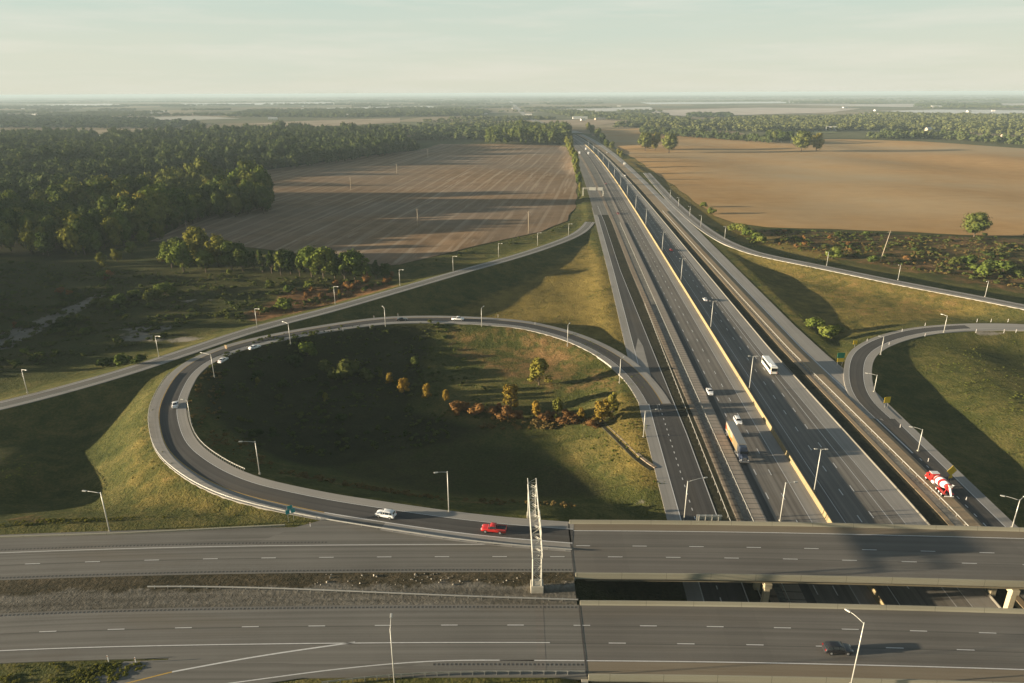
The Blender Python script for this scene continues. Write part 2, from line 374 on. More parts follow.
# fields: their own sheets; the ground dips a little beneath them
stub_px = [(150, 240), (205, 214), (240, 190), (200, 178), (330, 160), (415, 150), (440, 143.5), (520, 145), (560, 145), (571, 150), (574, 165), (577, 185), (576, 205), (566, 221), (540, 232), (500, 240), (450, 252), (400, 262), (378, 264), (300, 252), (230, 244)]
gold_px = [(600, 130), (640, 128), (720, 133), (770, 140), (850, 139), (920, 142), (1024, 148), (1200, 156), (1500, 175), (1500, 255), (1250, 250), (1100, 240), (1024, 236), (960, 234), (880, 230), (800, 228), (768, 226), (735, 222), (715, 215), (690, 198), (672, 184), (655, 172), (636, 160), (620, 150), (610, 142), (603, 135)]
FIELDS = {}
def field(name, px, mat, step, lift=0.1):
    poly = [tuple(W(a, b, -1.0)[:2]) for a, b in px]
    P = []                                   # the outline, slightly irregular
    for i in range(len(poly)):
        a, b = np.array(poly[i]), np.array(poly[(i + 1) % len(poly)]); n = max(1, int(np.linalg.norm(b - a) / step))
        for k in range(n):
            q = a + (b - a) * k / n; w = 1.2 * math.sin(q[0] * 0.11 + q[1] * 0.07); P.append((q[0] + w, q[1] + w))
    A = np.array(P); mn, mx = A.min(0), A.max(0)
    X, Y = np.meshgrid(np.arange(mn[0], mx[0], step), np.arange(mn[1], mx[1], step)); X, Y = X.ravel(), Y.ravel()
    ok = inside(X, Y, P); ok &= edge_dist(X, Y, P) > step * 0.5; X, Y = X[ok], Y[ok]
    vin = [Vector(p) for p in P] + [Vector((a, b)) for a, b in zip(X, Y)]; n = len(P)
    v, e, f, *_ = delaunay_2d_cdt(vin, [(i, (i + 1) % n) for i in range(n)], [], 1, 1e-4)
    vx = np.array([(q.x, q.y) for q in v]); vz = height(vx[:, 0].copy(), vx[:, 1].copy()) + lift
    me = np_mesh(name, np.c_[vx, vz], np.array([t if len(t) == 3 else t[:3] for t in f]), mat, 3)
    me.polygons.foreach_set('use_smooth', [True] * len(me.polygons))
    FIELDS[name] = P
    return tag(link(name, me), kind='structure')
# ---- field materials
def field_mat(name, a, b, pale, rowdir, rowscale, rowamt, patch, pscale=0.006, line=0.0):
    t = NT(name); p = t.coord(); c, s = math.cos(rowdir), math.sin(rowdir)
    big = t.noise(p, pscale, 4); med = t.noise(p, 0.05, 5, 0.6); fine = t.noise(p, 0.9, 3)
    rows = t.noise(t.mapping(t.mapping(p, (1, 1, 1), (0, 0, -rowdir)), (0.0013, rowscale, 1)), 1.0, 4, 0.62)
    rows2 = t.noise(t.mapping(t.mapping(p, (1, 1, 1), (0, 0, -rowdir)), (0.0016, rowscale * 0.28, 1)), 1.0, 2)
    f = t.math('ADD', t.math('MULTIPLY', med, 0.5), t.math('ADD', t.math('MULTIPLY', fine, 0.15), t.math('MULTIPLY', rows, 0.35)))
    col = t.ramp(f, [(0.36, a), (0.64, b)])
    pm = t.ramp(rows, [(0.54, 0.0), (0.68, 1.0)]); pm2 = t.ramp(rows2, [(0.45, 0.15), (0.7, 1.0)])
    col = t.mix(t.math('MULTIPLY', t.math('MULTIPLY', pm, pm2), rowamt), col, pale)
    col = t.mix(t.math('MULTIPLY', t.ramp(big, [(0.42, 0.0), (0.68, 1.0)]), 0.75), col, patch)
    if line > 0:      # bright straw left in narrow windrows
        w = t.n('ShaderNodeTexWave', wave_type='BANDS', bands_direction='Y'); t.l(t.mapping(p, (1, 1, 1), (0, 0, -rowdir)), w.inputs['Vector'])
        w.inputs['Scale'].default_value = 0.02; w.inputs['Distortion'].default_value = 1.6; w.inputs['Detail'].default_value = 2; w.inputs['Detail Scale'].default_value = 0.06
        lm = t.ramp(w.outputs['Fac'], [(0.86, 0.0), (0.97, 1.0)])
        brk = t.ramp(t.noise(p, 0.008, 3), [(0.30, 0.1), (0.6, 1.0)])
        col = t.mix(t.math('MULTIPLY', t.math('MULTIPLY', lm, brk), line), col, pale)
    MAT[name] = t.bsdf(col, 0.95, 0.05, bump=t.math('ADD', rows, t.math('MULTIPLY', fine, 0.6)), bstr=0.35, bdist=0.25)
    return MAT[name]
field_mat('stubble', (0.17, 0.11, 0.06), (0.30, 0.20, 0.115), (0.46, 0.38, 0.28), R_(82), 0.22, 0.9, (0.23, 0.185, 0.14), line=0.32)
field_mat('ripe_crop', (0.38, 0.225, 0.09), (0.48, 0.295, 0.125), (0.52, 0.37, 0.19), R_(8), 0.22, 0.35, (0.43, 0.34, 0.21), 0.0035)
stub = field('stubble_field', stub_px, MAT['stubble'], 9.0)
gold = field('crop_field', gold_px, MAT['ripe_crop'], 14.0)
for P in FIELDS.values():
    m = inside(gx, gy, P); idx = np.where(m)[0]; d = edge_dist(gx[idx], gy[idx], P)
    gz[idx] -= np.clip(d / 10.0, 0, 1) * 0.8
nx, ny = len(xs), len(ys)
# soften the creases of the earthworks away from the pavements
_keep = np.zeros(len(gx), bool)
for _P, _w in ((OUTL.p, 8.5), (OUTR.p, 8.5), (LOOPR.p, 9.5), (LOOPL.p, 10), (UPs, 17), (LOs, 17), (MAIN.at(np.arange(0, 1500, 6.0), 2.0), 50)):
    _ok = np.where((gx > _P[:, 0].min() - 55) & (gx < _P[:, 0].max() + 55) & (gy > _P[:, 1].min() - 55) & (gy < _P[:, 1].max() + 55))[0]
    for _ch in np.array_split(_ok, max(1, len(_ok) // 4000)):
        if len(_ch): _keep[_ch] |= ((gx[_ch, None] - _P[None, :, 0]) ** 2 + (gy[_ch, None] - _P[None, :, 1]) ** 2).min(1) < _w * _w
_Z = gz.reshape(ny, nx).copy(); _K = _keep.reshape(ny, nx)
for _ in range(10):
    _B = _Z.copy(); _B[1:-1, 1:-1] = 0.2 * (_Z[1:-1, 1:-1] + _Z[:-2, 1:-1] + _Z[2:, 1:-1] + _Z[1:-1, :-2] + _Z[1:-1, 2:]); _Z = np.where(_K | (GY > 700), _Z, _B)
gz = _Z.ravel()
ii = (np.arange(ny - 1)[:, None] * nx + np.arange(nx - 1)[None]).ravel()
faces = np.stack([ii, ii + 1, ii + nx + 1, ii + nx], 1)

# ---- what covers the ground (its own cover, plus shade darkened in beneath the bridges)
cov = {k: np.zeros(len(gx)) for k in ('dry', 'bare', 'weed', 'rust', 'far')}
def blob(ch, px, py, r, v=1.0, ry=None, rot=0.0, z=-2):
    cov[ch] += v * gau(gx, gy, W(px, py, z), r, ry, rot)
def paint(ch, px, v, soft=6.0, z=-1.5):
    poly = [tuple(W(a, b, z)[:2]) for a, b in px]; m = inside(gx, gy, poly); d = edge_dist(gx, gy, poly); d = np.where(m, d, -d)
    cov[ch] += v * np.clip(0.5 + d / soft, 0, 1)
paint('dry', [(205, 385), (165, 395), (135, 430), (122, 470), (125, 510), (200, 520), (300, 525), (250, 505), (200, 490), (160, 450), (152, 415), (170, 390)], 0.5, 8, 5)
paint('rust', [(125, 440), (135, 500), (200, 500), (180, 470)], 0.35, 10, 3)
paint('dry', [(590, 238), (555, 262), (500, 285), (440, 305), (480, 316), (560, 330), (610, 350), (640, 372), (645, 345), (612, 270)], 0.75, 14)
paint('rust', [(435, 330), (540, 330), (600, 350), (640, 400), (560, 390), (440, 355)], 0.45, 14)
paint('dry', [(600, 395), (650, 400), (668, 500), (640, 500), (610, 450)], 0.7, 10, -3)
paint('dry', [(480, 420), (600, 425), (650, 490), (560, 470)], 0.25, 12, -3)
paint('dry', [(720, 243), (830, 275), (1024, 312), (1024, 318), (950, 318), (860, 335), (830, 350), (790, 320), (740, 270)], 0.6, 12)
paint('rust', [(760, 262), (1024, 312), (960, 315), (850, 318)], 0.35, 14)
paint('dry', [(620, 160), (650, 178), (700, 222), (740, 240), (840, 262), (820, 250), (740, 225), (690, 195), (640, 160)], 0.95, 7)
paint('rust', [(740, 228), (1024, 238), (1200, 246), (1200, 320), (1024, 296), (900, 272), (800, 250)], 0.5, 12)
paint('weed', [(740, 226), (1024, 236), (1200, 246), (1200, 255), (1024, 250), (800, 246)], 0.6, 12)
paint('weed', [(780, 240), (900, 260), (900, 275), (800, 255)], 0.5, 10)
paint('weed', [(900, 262), (1024, 275), (1024, 292), (930, 282)], 0.6, 12)
paint('weed', [(-100, 300), (0, 260), (200, 245), (380, 270), (370, 292), (240, 320), (120, 355), (0, 380), (-150, 410)], 0.55, 14)
paint('rust', [(290, 285), (380, 278), (400, 284), (300, 308), (250, 318), (240, 308)], 0.7, 7)
paint('dry', [(300, 290), (385, 280), (400, 284), (320, 305)], 0.4, 7)
paint('weed', [(-300, 255), (-300, 130), (400, 130), (415, 150), (200, 180), (60, 256)], 1.0, 20)
paint('bare', [(-60, 348), (0, 326), (40, 312), (66, 300), (96, 288), (104, 290), (80, 306), (54, 318), (10, 345), (-60, 366)], 0.72, 6)
blob('bare', 150, 324, 13, 0.62, 6); blob('bare', 132, 334, 9, 0.55, 5); blob('bare', 183, 337, 14, 0.5, 4); blob('bare', 205, 296, 22, 0.35, 5); blob('bare', 248, 305, 15, 0.4, 6)
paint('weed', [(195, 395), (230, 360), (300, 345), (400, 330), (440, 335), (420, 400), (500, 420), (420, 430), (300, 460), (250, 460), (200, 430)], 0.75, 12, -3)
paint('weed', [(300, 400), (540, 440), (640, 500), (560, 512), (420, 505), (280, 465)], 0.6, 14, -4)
paint('dry', [(250, 478), (330, 492), (450, 508), (570, 514), (570, 505), (460, 496), (340, 480), (258, 462)], 0.30, 6, 1)
paint('rust', [(250, 478), (330, 492), (450, 508), (570, 514), (570, 505), (460, 496), (340, 480), (258, 462)], 0.45, 6, 1)
blob('bare', 640, 505, 2.2, 0.6); blob('bare', 985, 335, 6, 0.7, 2, 0, 1); blob('bare', 930, 343, 9, 0.55, 1.5, 0, 0)
paint('rust', [(0, 515), (40, 505), (80, 530), (0, 536)], 0.5, 4, 5)
paint('weed', [(560, 560), (760, 560), (800, 640), (560, 640)], 1.2, 4, 0)  # shade under the bridges painted as dark cover; no weeds grow here
cov['far'] = np.clip((gy - 1250) / 400, 0, 1) * np.clip(1.2 - 0 * gx, 0, 1)
cov['far'] = np.maximum(cov['far'], np.clip((np.abs(gx) - 900) / 200, 0, 1))
def ground_mat():
    t = NT('meadow'); p = t.coord()
    n_big = t.noise(p, 0.03, 6, 0.68); n_med = t.noise(p, 0.18, 5, 0.65); n_fine = t.noise(p, 1.3, 4, 0.7)
    f = t.math('ADD', t.math('MULTIPLY', n_big, 0.4), t.math('ADD', t.math('MULTIPLY', n_med, 0.32), t.math('MULTIPLY', n_fine, 0.34)))
    grass = t.ramp(f, [(0.37, (0.030, 0.040, 0.011)), (0.50, (0.068, 0.074, 0.021)), (0.64, (0.15, 0.125, 0.042))])
    dry = t.ramp(f, [(0.36, (0.085, 0.07, 0.02)), (0.64, (0.235, 0.175, 0.05))])
    rust = t.ramp(t.math('ADD', t.math('MULTIPLY', n_med, 0.6), t.math('MULTIPLY', n_fine, 0.4)), [(0.36, (0.075, 0.055, 0.025)), (0.52, (0.19, 0.10, 0.045)), (0.64, (0.27, 0.16, 0.07))])
    weed_and_shade = t.ramp(f, [(0.36, (0.013, 0.018, 0.007)), (0.64, (0.05, 0.05, 0.019))])
    bare = t.ramp(f, [(0.36, (0.13, 0.115, 0.09)), (0.64, (0.26, 0.235, 0.19))])
    def mask(name, lo=0.42, hi=0.58):
        k = t.math('ADD', t.attr(name), t.math('MULTIPLY', t.math('SUBTRACT', t.math('ADD', t.math('MULTIPLY', n_med, 0.6), t.math('MULTIPLY', n_big, 0.5)), 0.55), 1.3))
        return t.ramp(k, [(lo, 0.0), (hi, 1.0)])
    c = t.mix(mask('weed', 0.35, 0.75), grass, weed_and_shade)
    c = t.mix(mask('dry', 0.3, 0.75), c, dry)
    c = t.mix(mask('rust', 0.35, 0.7), c, rust)
    c = t.mix(mask('bare', 0.38, 0.55), c, bare)
    # distant farmland: a patchwork of crops
    v = t.n('ShaderNodeTexVoronoi', distance='CHEBYCHEV'); t.l(t.mapping(p, (1, 1.0, 0), (0, 0, 0.12)), v.inputs['Vector']); v.inputs['Scale'].default_value = 0.0021
    v.inputs['Randomness'].default_value = 0.85
    sp = t.n('ShaderNodeSeparateColor'); t.l(v.outputs['Color'], sp.inputs[0])
    crop = t.ramp(sp.outputs[0], [(0.0, (0.07, 0.085, 0.03)), (0.25, (0.22, 0.165, 0.10)), (0.45, (0.10, 0.11, 0.045)), (0.6, (0.33, 0.26, 0.17)), (0.8, (0.13, 0.12, 0.06)), (1.0, (0.38, 0.33, 0.24))])
    for e in crop.node.color_ramp.elements: pass
    crop.node.color_ramp.interpolation = 'CONSTANT'
    crop = t.mix(0.35, crop, t.ramp(t.noise(p, 0.01, 4), [(0.3, (0.12, 0.11, 0.06)), (0.7, (0.28, 0.24, 0.15))]))
    c = t.mix(t.attr('far'), c, crop)
    MAT['meadow'] = t.bsdf(c, 0.95, 0.05, bump=t.math('ADD', n_fine, t.math('MULTIPLY', n_med, 2.0)), bstr=0.8, bdist=0.6)
ground_mat()
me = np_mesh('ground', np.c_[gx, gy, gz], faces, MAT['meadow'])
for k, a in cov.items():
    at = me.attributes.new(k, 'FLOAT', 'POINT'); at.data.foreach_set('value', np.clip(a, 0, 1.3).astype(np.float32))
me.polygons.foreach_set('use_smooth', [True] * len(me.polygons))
ground = tag(link('ground', me), kind='structure')

# ------------------------------------------------------------------ road surfaces
def fval(u, y): return u(y) if callable(u) else u + 0 * y
def ribbon(name, path, u0, u1, dz, mat, s0=0.0, s1=None, skirt=0.0, parent=None, step=3.0, kind='structure', nu=1):
    s1 = path.L if s1 is None else s1; d = np.linspace(s0, s1, max(2, int((s1 - s0) / step) + 1)); y = path.at(d)[:, 1]
    a, b = fval(u0, y), fval(u1, y); cols = []
    us = [a + (b - a) * k / nu for k in range(nu + 1)]
    rows = [path.at(d, 0.0, dz) for _ in us]
    n = np.stack([np.interp(d, path.s, path.n[:, k]) for k in range(2)], 1); n /= np.linalg.norm(n, axis=1)[:, None]
    for r, u in zip(rows, us): r[:, :2] += n * u[:, None]
    uvu = list(us)
    if skirt > 0:
        lo, hi = rows[0].copy(), rows[-1].copy(); lo[:, 2] -= skirt; hi[:, 2] -= skirt
        rows = [lo] + rows + [hi]; uvu = [a - skirt] + uvu + [b + skirt]
    m, k = len(d), len(rows)
    v = np.stack(rows, 1).reshape(-1, 3); q = (np.arange(m - 1)[:, None] * k + np.arange(k - 1)[None]).ravel()
    f = np.stack([q, q + 1, q + k + 1, q + k], 1)
    me = np_mesh(name, v, f, mat)
    uv = np.stack([np.repeat(d[:, None], k, 1), np.stack([fval(x, d) if not hasattr(x, '__len__') else x for x in uvu], 1)], -1).reshape(-1, 2)
    ul = me.uv_layers.new(name='UVMap'); ul.data.foreach_set('uv', uv[f.ravel()].astype(np.float32).ravel())
    o = link(name, me, parent)
    if kind and parent is None: tag(o, kind=kind)
    return o
def strip_faces(mb, path, u0, u1, dz, s0, s1, step=3.0):
    d = np.linspace(s0, s1, max(2, int((s1 - s0) / step) + 1)); y = path.at(d)[:, 1]
    a, b = path.at(d, 0, dz), path.at(d, 0, dz); n = np.stack([np.interp(d, path.s, path.n[:, k]) for k in range(2)], 1); n /= np.linalg.norm(n, axis=1)[:, None]
    a[:, :2] += n * fval(u0, y)[:, None]; b[:, :2] += n * fval(u1, y)[:, None]
    vs = [tuple(p) for pr in zip(a, b) for p in pr]; mb.add(vs, [(2 * i, 2 * i + 1, 2 * i + 3, 2 * i + 2) for i in range(len(d) - 1)])
def line(mb, path, u, w, dz, s0, s1):
    strip_faces(mb, path, (lambda y: fval(u, y) - w / 2), (lambda y: fval(u, y) + w / 2), dz, s0, s1)
def dashes(mb, path, u, w, dz, s0, s1, period=12.2, length=3.05, phase=0.0):
    d = s0 + (phase - s0) % period
    while d + length < s1:
        strip_faces(mb, path, (lambda y: fval(u, y) - w / 2), (lambda y: fval(u, y) + w / 2), dz, d, d + length); d += period
def sY(path, y): return float(np.interp(y, path.p[:, 1], path.s))
def sX(path, x): return float(np.interp(x, path.p[:, 0], path.s))
S0, S1 = 0.0, sY(MAIN, 1830)
wid = lambda pts: (lambda y: np.interp(y, [p[0] for p in pts], [p[1] for p in pts]))
DR = wid([(150, 0.0), (270, -4.0), (450, -5.5), (900, -8.5), (1400, -11)])         # the right-hand strips draw in with distance
DL = wid([(190, 0.0), (400, 4.0), (560, 4.0), (900, 9.0), (1400, 13)])
plus = lambda k, fn: (lambda y: k + fn(y))
hw = ribbon('highway', MAIN, -12.9, plus(20.0, DR), 0.0, MAT['asphalt_main'], S0, S1, 0.5, nu=6)
ribbon('highway_shoulder', MAIN, -4.0, -0.5, 0.006, MAT['shoulder'], S0, S1)
ribbon('outer_shoulder', MAIN, plus(18.7, lambda y: DR(y) * 0.75), plus(24.2, DR), 0.008, MAT['shoulder'], S0, S1, 0.4)
ribbon('paved_apron', MAIN, plus(-18.9, lambda y: DL(y) * 0.3), -14.9, 0.03, MAT['apron'], S0, S1, 0.5)
ribbon('drain_strip', MAIN, -14.9, -12.9, 0.004, MAT['asphalt_dark'], S0, S1, 0.4)  # dark asphalt painted where the guardrail's shadow falls, not a drain
ribbon('gravel_verge', MAIN, plus(-22.5, lambda y: -DL(y) * 0.65), plus(-18.9, lambda y: DL(y) * 0.3), 0.0, MAT['gravel'], S0, S1, 0.5)
ribbon('rubble_verge', MAIN, plus(-22.3, lambda y: -DL(y) * 0.6), plus(-20.6, lambda y: -DL(y) * 0.4), 0.10, MAT['rubble_strip'], S0, S1, 0.2)
ribbon('weedy_verge', MAIN, plus(-26.8, lambda y: -DL(y)), plus(-22.5, lambda y: -DL(y) * 0.65), -0.05, MAT['weedy_strip'], S0, S1, 0.5)
cdl = ribbon('collector_road', MAIN, plus(-36.4, lambda y: DL(y) * 0.3), plus(-26.7, lambda y: -DL(y)), 0.0, MAT['asphalt_dark'], S0, sY(MAIN, 660), 0.5, nu=3)
ribbon('collector_shoulder', MAIN, plus(-39.6, lambda y: DL(y) * 0.3), plus(-36.3, lambda y: DL(y) * 0.3), 0.010, MAT['shoulder'], S0, sY(MAIN, 640), 0.5)
ribbon('toll_plaza_pavement', MAIN, -37.5, -22.4, 0.012, MAT['asphalt_old'], sY(MAIN, 600), S1, 0.5)
ribbon('grass_median', MAIN, plus(24.2, DR), plus(28.8, DR), -0.06, MAT['weedy_strip'], S0, S1, 0.5)
ribbon('tan_verge', MAIN, plus(28.8, DR), plus(30.2, DR), 0.02, MAT['tan_pavement'], S0, S1, 0.4)
ribbon('dark_verge', MAIN, plus(30.2, DR), plus(32.6, DR), -0.02, MAT['gravel'], S0, S1, 0.4)
ribbon('exit_shoulder', MAIN, plus(32.6, lambda y: DR(y) * 1.35), plus(37.2, DR), 0.006, MAT['tan_pavement'], S0, S1, 0.4)
cdr = ribbon('exit_road', MAIN, plus(37.2, DR), 42.4, 0.002, MAT['asphalt_dark'], S0, sY(MAIN, 245), 0.5)
ribbon('exit_road_upper', MAIN, plus(37.2, DR), wid([(222, 44.6), (262, 41.2), (300, 40.0), (700, 38.0)]), 0.010, MAT['shoulder'], sY(MAIN, 222), sY(MAIN, 700), 0.5)
ribbon('exit_road_far', MAIN, plus(37.2, DR), 36.0, 0.008, MAT['shoulder'], sY(MAIN, 690), S1, 0.5)
ribbon('exit_outer_shoulder', MAIN, 42.2, 45.2, 0.004, MAT['shoulder'], S0, sY(MAIN, 235), 0.5)
mb = MB(); g = 0.016
for u in (-7.7, -11.6 + 0.2): dashes(mb, MAIN, u if u > -10 else -11.8, 0.24, g, S0, S1, phase=3.0)
mb2 = MB()
line(mb, MAIN, -4.1, 0.16, g, S0, S1)
dashes(mb, MAIN, 7.6 + 0.6, 0.25, g, S0, S1, phase=6.0); dashes(mb, MAIN, 11.8, 0.25, g, S0, S1, phase=8.0)
line(mb, MAIN, plus(15.4, lambda y: DR(y) * 0.4), 0.16, g, S0, S1)
line(mb, MAIN, plus(18.6, lambda y: DR(y) * 0.75), 0.14, g + 0.004, S0, S1); line(mb, MAIN, 4.0, 0.14, g, S0, S1)
mb.build('lane_markings', MAT['white_line'], hw)
mb = MB()
line(mb, MAIN, plus(-36.2, lambda y: DL(y) * 0.3), 0.24, 0.026, S0, sY(MAIN, 590)); line(mb, MAIN, plus(-26.95, lambda y: -DL(y)), 0.22, g, S0, sY(MAIN, 650))
dashes(mb, MAIN, -32.6, 0.24, g, S0, sY(MAIN, 235), 3.7, 1.2)
mb.build('lane_markings', MAT['white_line'], cdl)
mb = MB(); dashes(mb, MAIN, 37.7, 0.26, g + .004, S0, sY(MAIN, 182), 4.0, 1.3); line(mb, MAIN, wid([(170, 37.7), (235, 35.0), (270, 33.5), (450, 32.0), (1800, 27)]), 0.45, 0.028, sY(MAIN, 182), S1); line(mb, MAIN, 42.2, 0.2, g + .004, S0, sY(MAIN, 200))
mb.build('lane_markings', MAT['white_line'], cdr)

# ramps
def ramp_road(name, path, hwl, hwr, sl, sr, mat, smat, dz=0.02, s0=0.0, s1=None, ycol=None, lines=True):
    s1 = path.L if s1 is None else s1
    ribbon(name + '_shoulder', path, -hwl - sl, hwr + sr, dz, MAT[smat], s0, s1, 0.7, nu=3)
    o = ribbon(name, path, -hwl, hwr, dz + 0.006, MAT[mat], s0, s1, nu=2)
    if lines:
        mb = MB(); line(mb, path, hwr - 0.15, 0.16, dz + 0.012, s0, s1)
        mb.build('edge_line', MAT['white_line'], o)
        sy = s0 if not ycol else path.pix(330, 507)[0]
        mb = MB(); line(mb, path, -hwl + 0.15, 0.16, dz + 0.012, sy, s1); mb.build('edge_line', MAT[ycol or 'white_line'], o)
        if ycol: mb = MB(); line(mb, path, -hwl + 0.15, 0.26, dz + 0.012, s0, sy); mb.build('edge_line', MAT['white_line'], o)
    return o
l_end = LOOPL.near(*W(655, 404, 0)[:2])[0]; l_start = LOOPL.near(*W(440, 524, DK)[:2])[0]
ramp_road('loop_ramp', LOOPL, 2.7, 2.7, 2.9, 2.6, 'asphalt_dark', 'shoulder', 0.030, 0.0, l_end, 'yellow_line')
ramp_road('entry_ramp', OUTL, 2.4, 2.4, 1.7, 1.7, 'asphalt_old', 'shoulder', 0.022, 0.0, OUTL.near(*W(592, 222, 0)[:2])[0])
ramp_road('slip_ramp', OUTR, 2.4, 2.4, 1.8, 2.6, 'asphalt_main', 'shoulder', 0.024, 10.0)
r0 = LOOPR.near(*W(884, 419, 0)[:2])[0]; r1 = LOOPR.near(*W(966, 326, 2.5)[:2])[0]
ramp_road('curved_exit_ramp', LOOPR, 2.6, 2.6, 1.7, 2.7, 'asphalt_dark', 'shoulder', 0.034, r0, r1)
ramp_road('curved_exit_ramp_upper', LOOPR, 2.6, 2.6, 1.7, 2.7, 'shoulder', 'shoulder', 0.030, r1 - 1, None, lines=False)
def gore(name, px, z, mat, dz):
    v = [tuple(W(a, b, z)) for a, b in px]; v = [(p[0], p[1], z + dz) for p in v]
    me = bpy.data.meshes.new(name); me.from_pydata(v, [], [tuple(range(len(v)))]); me.materials.append(MAT[mat]); me.update()
    ul = me.uv_layers.new(name='UVMap')
    for i, lp in enumerate(me.loops): ul.data[i].uv = v[lp.vertex_index][:2]
    if me.polygons[0].normal.z < 0: me.flip_normals()
    return tag(link(name, me), kind='structure')
gore('merge_gore', [(634, 356), (646, 376), (655, 398), (660, 416), (652, 380), (643, 346), (638, 338)], 0.0, 'shoulder', 0.014)
gore('exit_gore', [(884, 421), (865, 400), (852, 380), (846, 371), (841, 385), (827, 375), (806, 352), (846, 396), (868, 414)], 0.0, 'shoulder', 0.018)

# crossroads (away from the camera is negative u, because travel runs to the right)
x_ab = 12.6; ua, la = sX(UP, x_ab), sX(LO, x_ab)
up = ribbon('upper_crossroad', UP, -9.6, 5.0, 0.010, MAT['asphalt_old'], 0, ua, 0.5, nu=5)
upb = ribbon('upper_bridge_roadway', UP, -11.9, 6.1, 0.010, MAT['bridge_deck'], ua + 0.25, UP.L, nu=5)
ribbon('upper_bridge_shoulder', UP, -11.9, -9.3, 0.016, MAT['shoulder_brown'], ua + 0.25, UP.L)
lo = ribbon('lower_crossroad', LO, -5.4, 12.0, 0.010, MAT['asphalt_old'], sX(LO, -60), la, 0.5, nu=5)
ribbon('lower_crossroad_west', LO, -5.4, 7.2, 0.008, MAT['asphalt_old'], 0, sX(LO, -59), 0.5, nu=5)
lob = ribbon('lower_bridge_roadway', LO, -5.4, 12.0, 0.010, MAT['bridge_deck'], la + 0.25, LO.L, nu=5)
ribbon('lower_bridge_shoulder', LO, 8.6, 12.0, 0.016, MAT['shoulder_brown'], la + 0.25, LO.L)
ribbon('west_shoulder', UP, -10.9, -4.4, 0.016, MAT['asphalt_old'], 0, sX(UP, -48), 0.6)
gore('taper_gore', [(296, 527), (250, 545.5), (330, 546), (470, 545), (575, 541), (480, 534), (386, 522), (330, 518)], DK, 'asphalt_old', 0.022)
t = NT('median_soil'); uv = t.coord('UV'); p = t.coord(); sx = t.n('ShaderNodeSeparateXYZ'); t.l(uv, sx.inputs[0])
n1 = t.noise(p, 1.1, 6, 0.65); n2 = t.noise(p, 0.11, 4); n3 = t.noise(t.mapping(uv, (0.02, 0.5, 1)), 1.0, 3)
grv = t.ramp(t.math('ADD', t.math('MULTIPLY', n1, 0.5), t.math('MULTIPLY', n3, 0.5)), [(0.36, (0.07, 0.063, 0.048)), (0.5, (0.125, 0.113, 0.09)), (0.64, (0.20, 0.182, 0.148))])
rub = t.ramp(t.math('ADD', t.math('MULTIPLY', n1, 0.6), t.math('MULTIPLY', n2, 0.4)), [(0.36, (0.028, 0.026, 0.014)), (0.52, (0.07, 0.057, 0.033)), (0.66, (0.15, 0.115, 0.072))])
edge = t.math('ADD', sx.outputs['Y'], t.math('ADD', t.math('MULTIPLY', t.math('SUBTRACT', n2, 0.5), 9.0), t.math('MULTIPLY', t.math('SUBTRACT', n1, 0.5), 3.0)))
c = t.mix(t.ramp(t.math('MULTIPLY', t.math('SUBTRACT', edge, 6.0), 0.16), [(0.40, 0.0), (0.6, 1.0)]), rub, grv)
MAT['median_soil'] = t.bsdf(c, 0.95, 0.1, bump=n1, bstr=0.9, bdist=0.25)
ribbon('median_ground', UP, 4.9, 15.3, 0.0, MAT['median_soil'], 0, ua - 0.2, 0.3, nu=6)
mb = MB(); z2 = 0.03
line(mb, UP, -4.2, 0.17, z2, 0, sX(UP, 0)); dashes(mb, UP, -3.75, 0.17, z2, ua, UP.L, phase=ua + 1.0); dashes(mb, UP, 0, 0.17, z2, 0, UP.L, phase=sX(UP, W(608, 557, DK)[0]))
line(mb, UP, -9.2, 0.2, z2, ua - 14, UP.L)
mb.build('lane_markings', MAT['white_line'], up)
mb = MB(); dashes(mb, LO, 0, 0.17, z2, 0, LO.L, phase=sX(LO, W(640, 625.6, DK)[0])); line(mb, LO, 4.3, 0.2, z2, 0, la - 6.0); dashes(mb, LO, 4.3, 0.17, z2, la, LO.L, phase=sX(LO, W(609, 643, DK)[0]))
line(mb, LO, 8.4, 0.2, z2, sX(LO, W(500, 658, DK)[0]), LO.L)
ex = Path([tuple(W(a, b, DK)) for a, b in [(225, 684), (256, 680), (320, 671), (393, 663.5), (450, 660)]] + [tuple(LO.at(sX(LO, W(500, 658, DK)[0]), 8.4)), tuple(LO.at(sX(LO, W(500, 658, DK)[0]) + 6, 8.4))], world=True); line(mb, ex, 0, 0.2, z2, 0, ex.L)
ex2 = Path([(a, b, DK) for a, b in [(172, 672), (256, 656.5), (355, 642.3)]]); line(mb, ex2, 0, 0.3, z2, 0, ex2.L)
mb.build('lane_markings', MAT['white_line'], lo)
mb = MB(); ex3 = Path([(a, b, DK) for a, b in [(100, 690), (128, 683), (172, 672)]]); line(mb, ex3, 0, 0.25, z2, 0, ex3.L); mb.build('gore_line', MAT['yellow_line'], lo)
for pth, o_, u_, a_, b_ in ((LO, lo, -4.75, 0, la), (UP, up, 4.3, 0, ua), (LO, lo, 9.3, sX(LO, W(430, 660, DK)[0]), la), (UP, up, -5.2, 0, sX(UP, -40))):
    mb = MB(); dashes(mb, pth, u_, 0.45, z2 + .002, a_, b_, 0.75, 0.3); mb.build('rumble_strip', MAT['asphalt_dark'], o_)
for pth, o_, u_ in ((LO, lo, 0.16), (LO, lo, 4.5), (UP, up, 0.16), (UP, up, -3.6)):
    mb = MB(); line(mb, pth, u_, 0.10, z2 - .003, 0, pth.L); mb.build('sealed_joint', MAT['asphalt_dark'], o_)
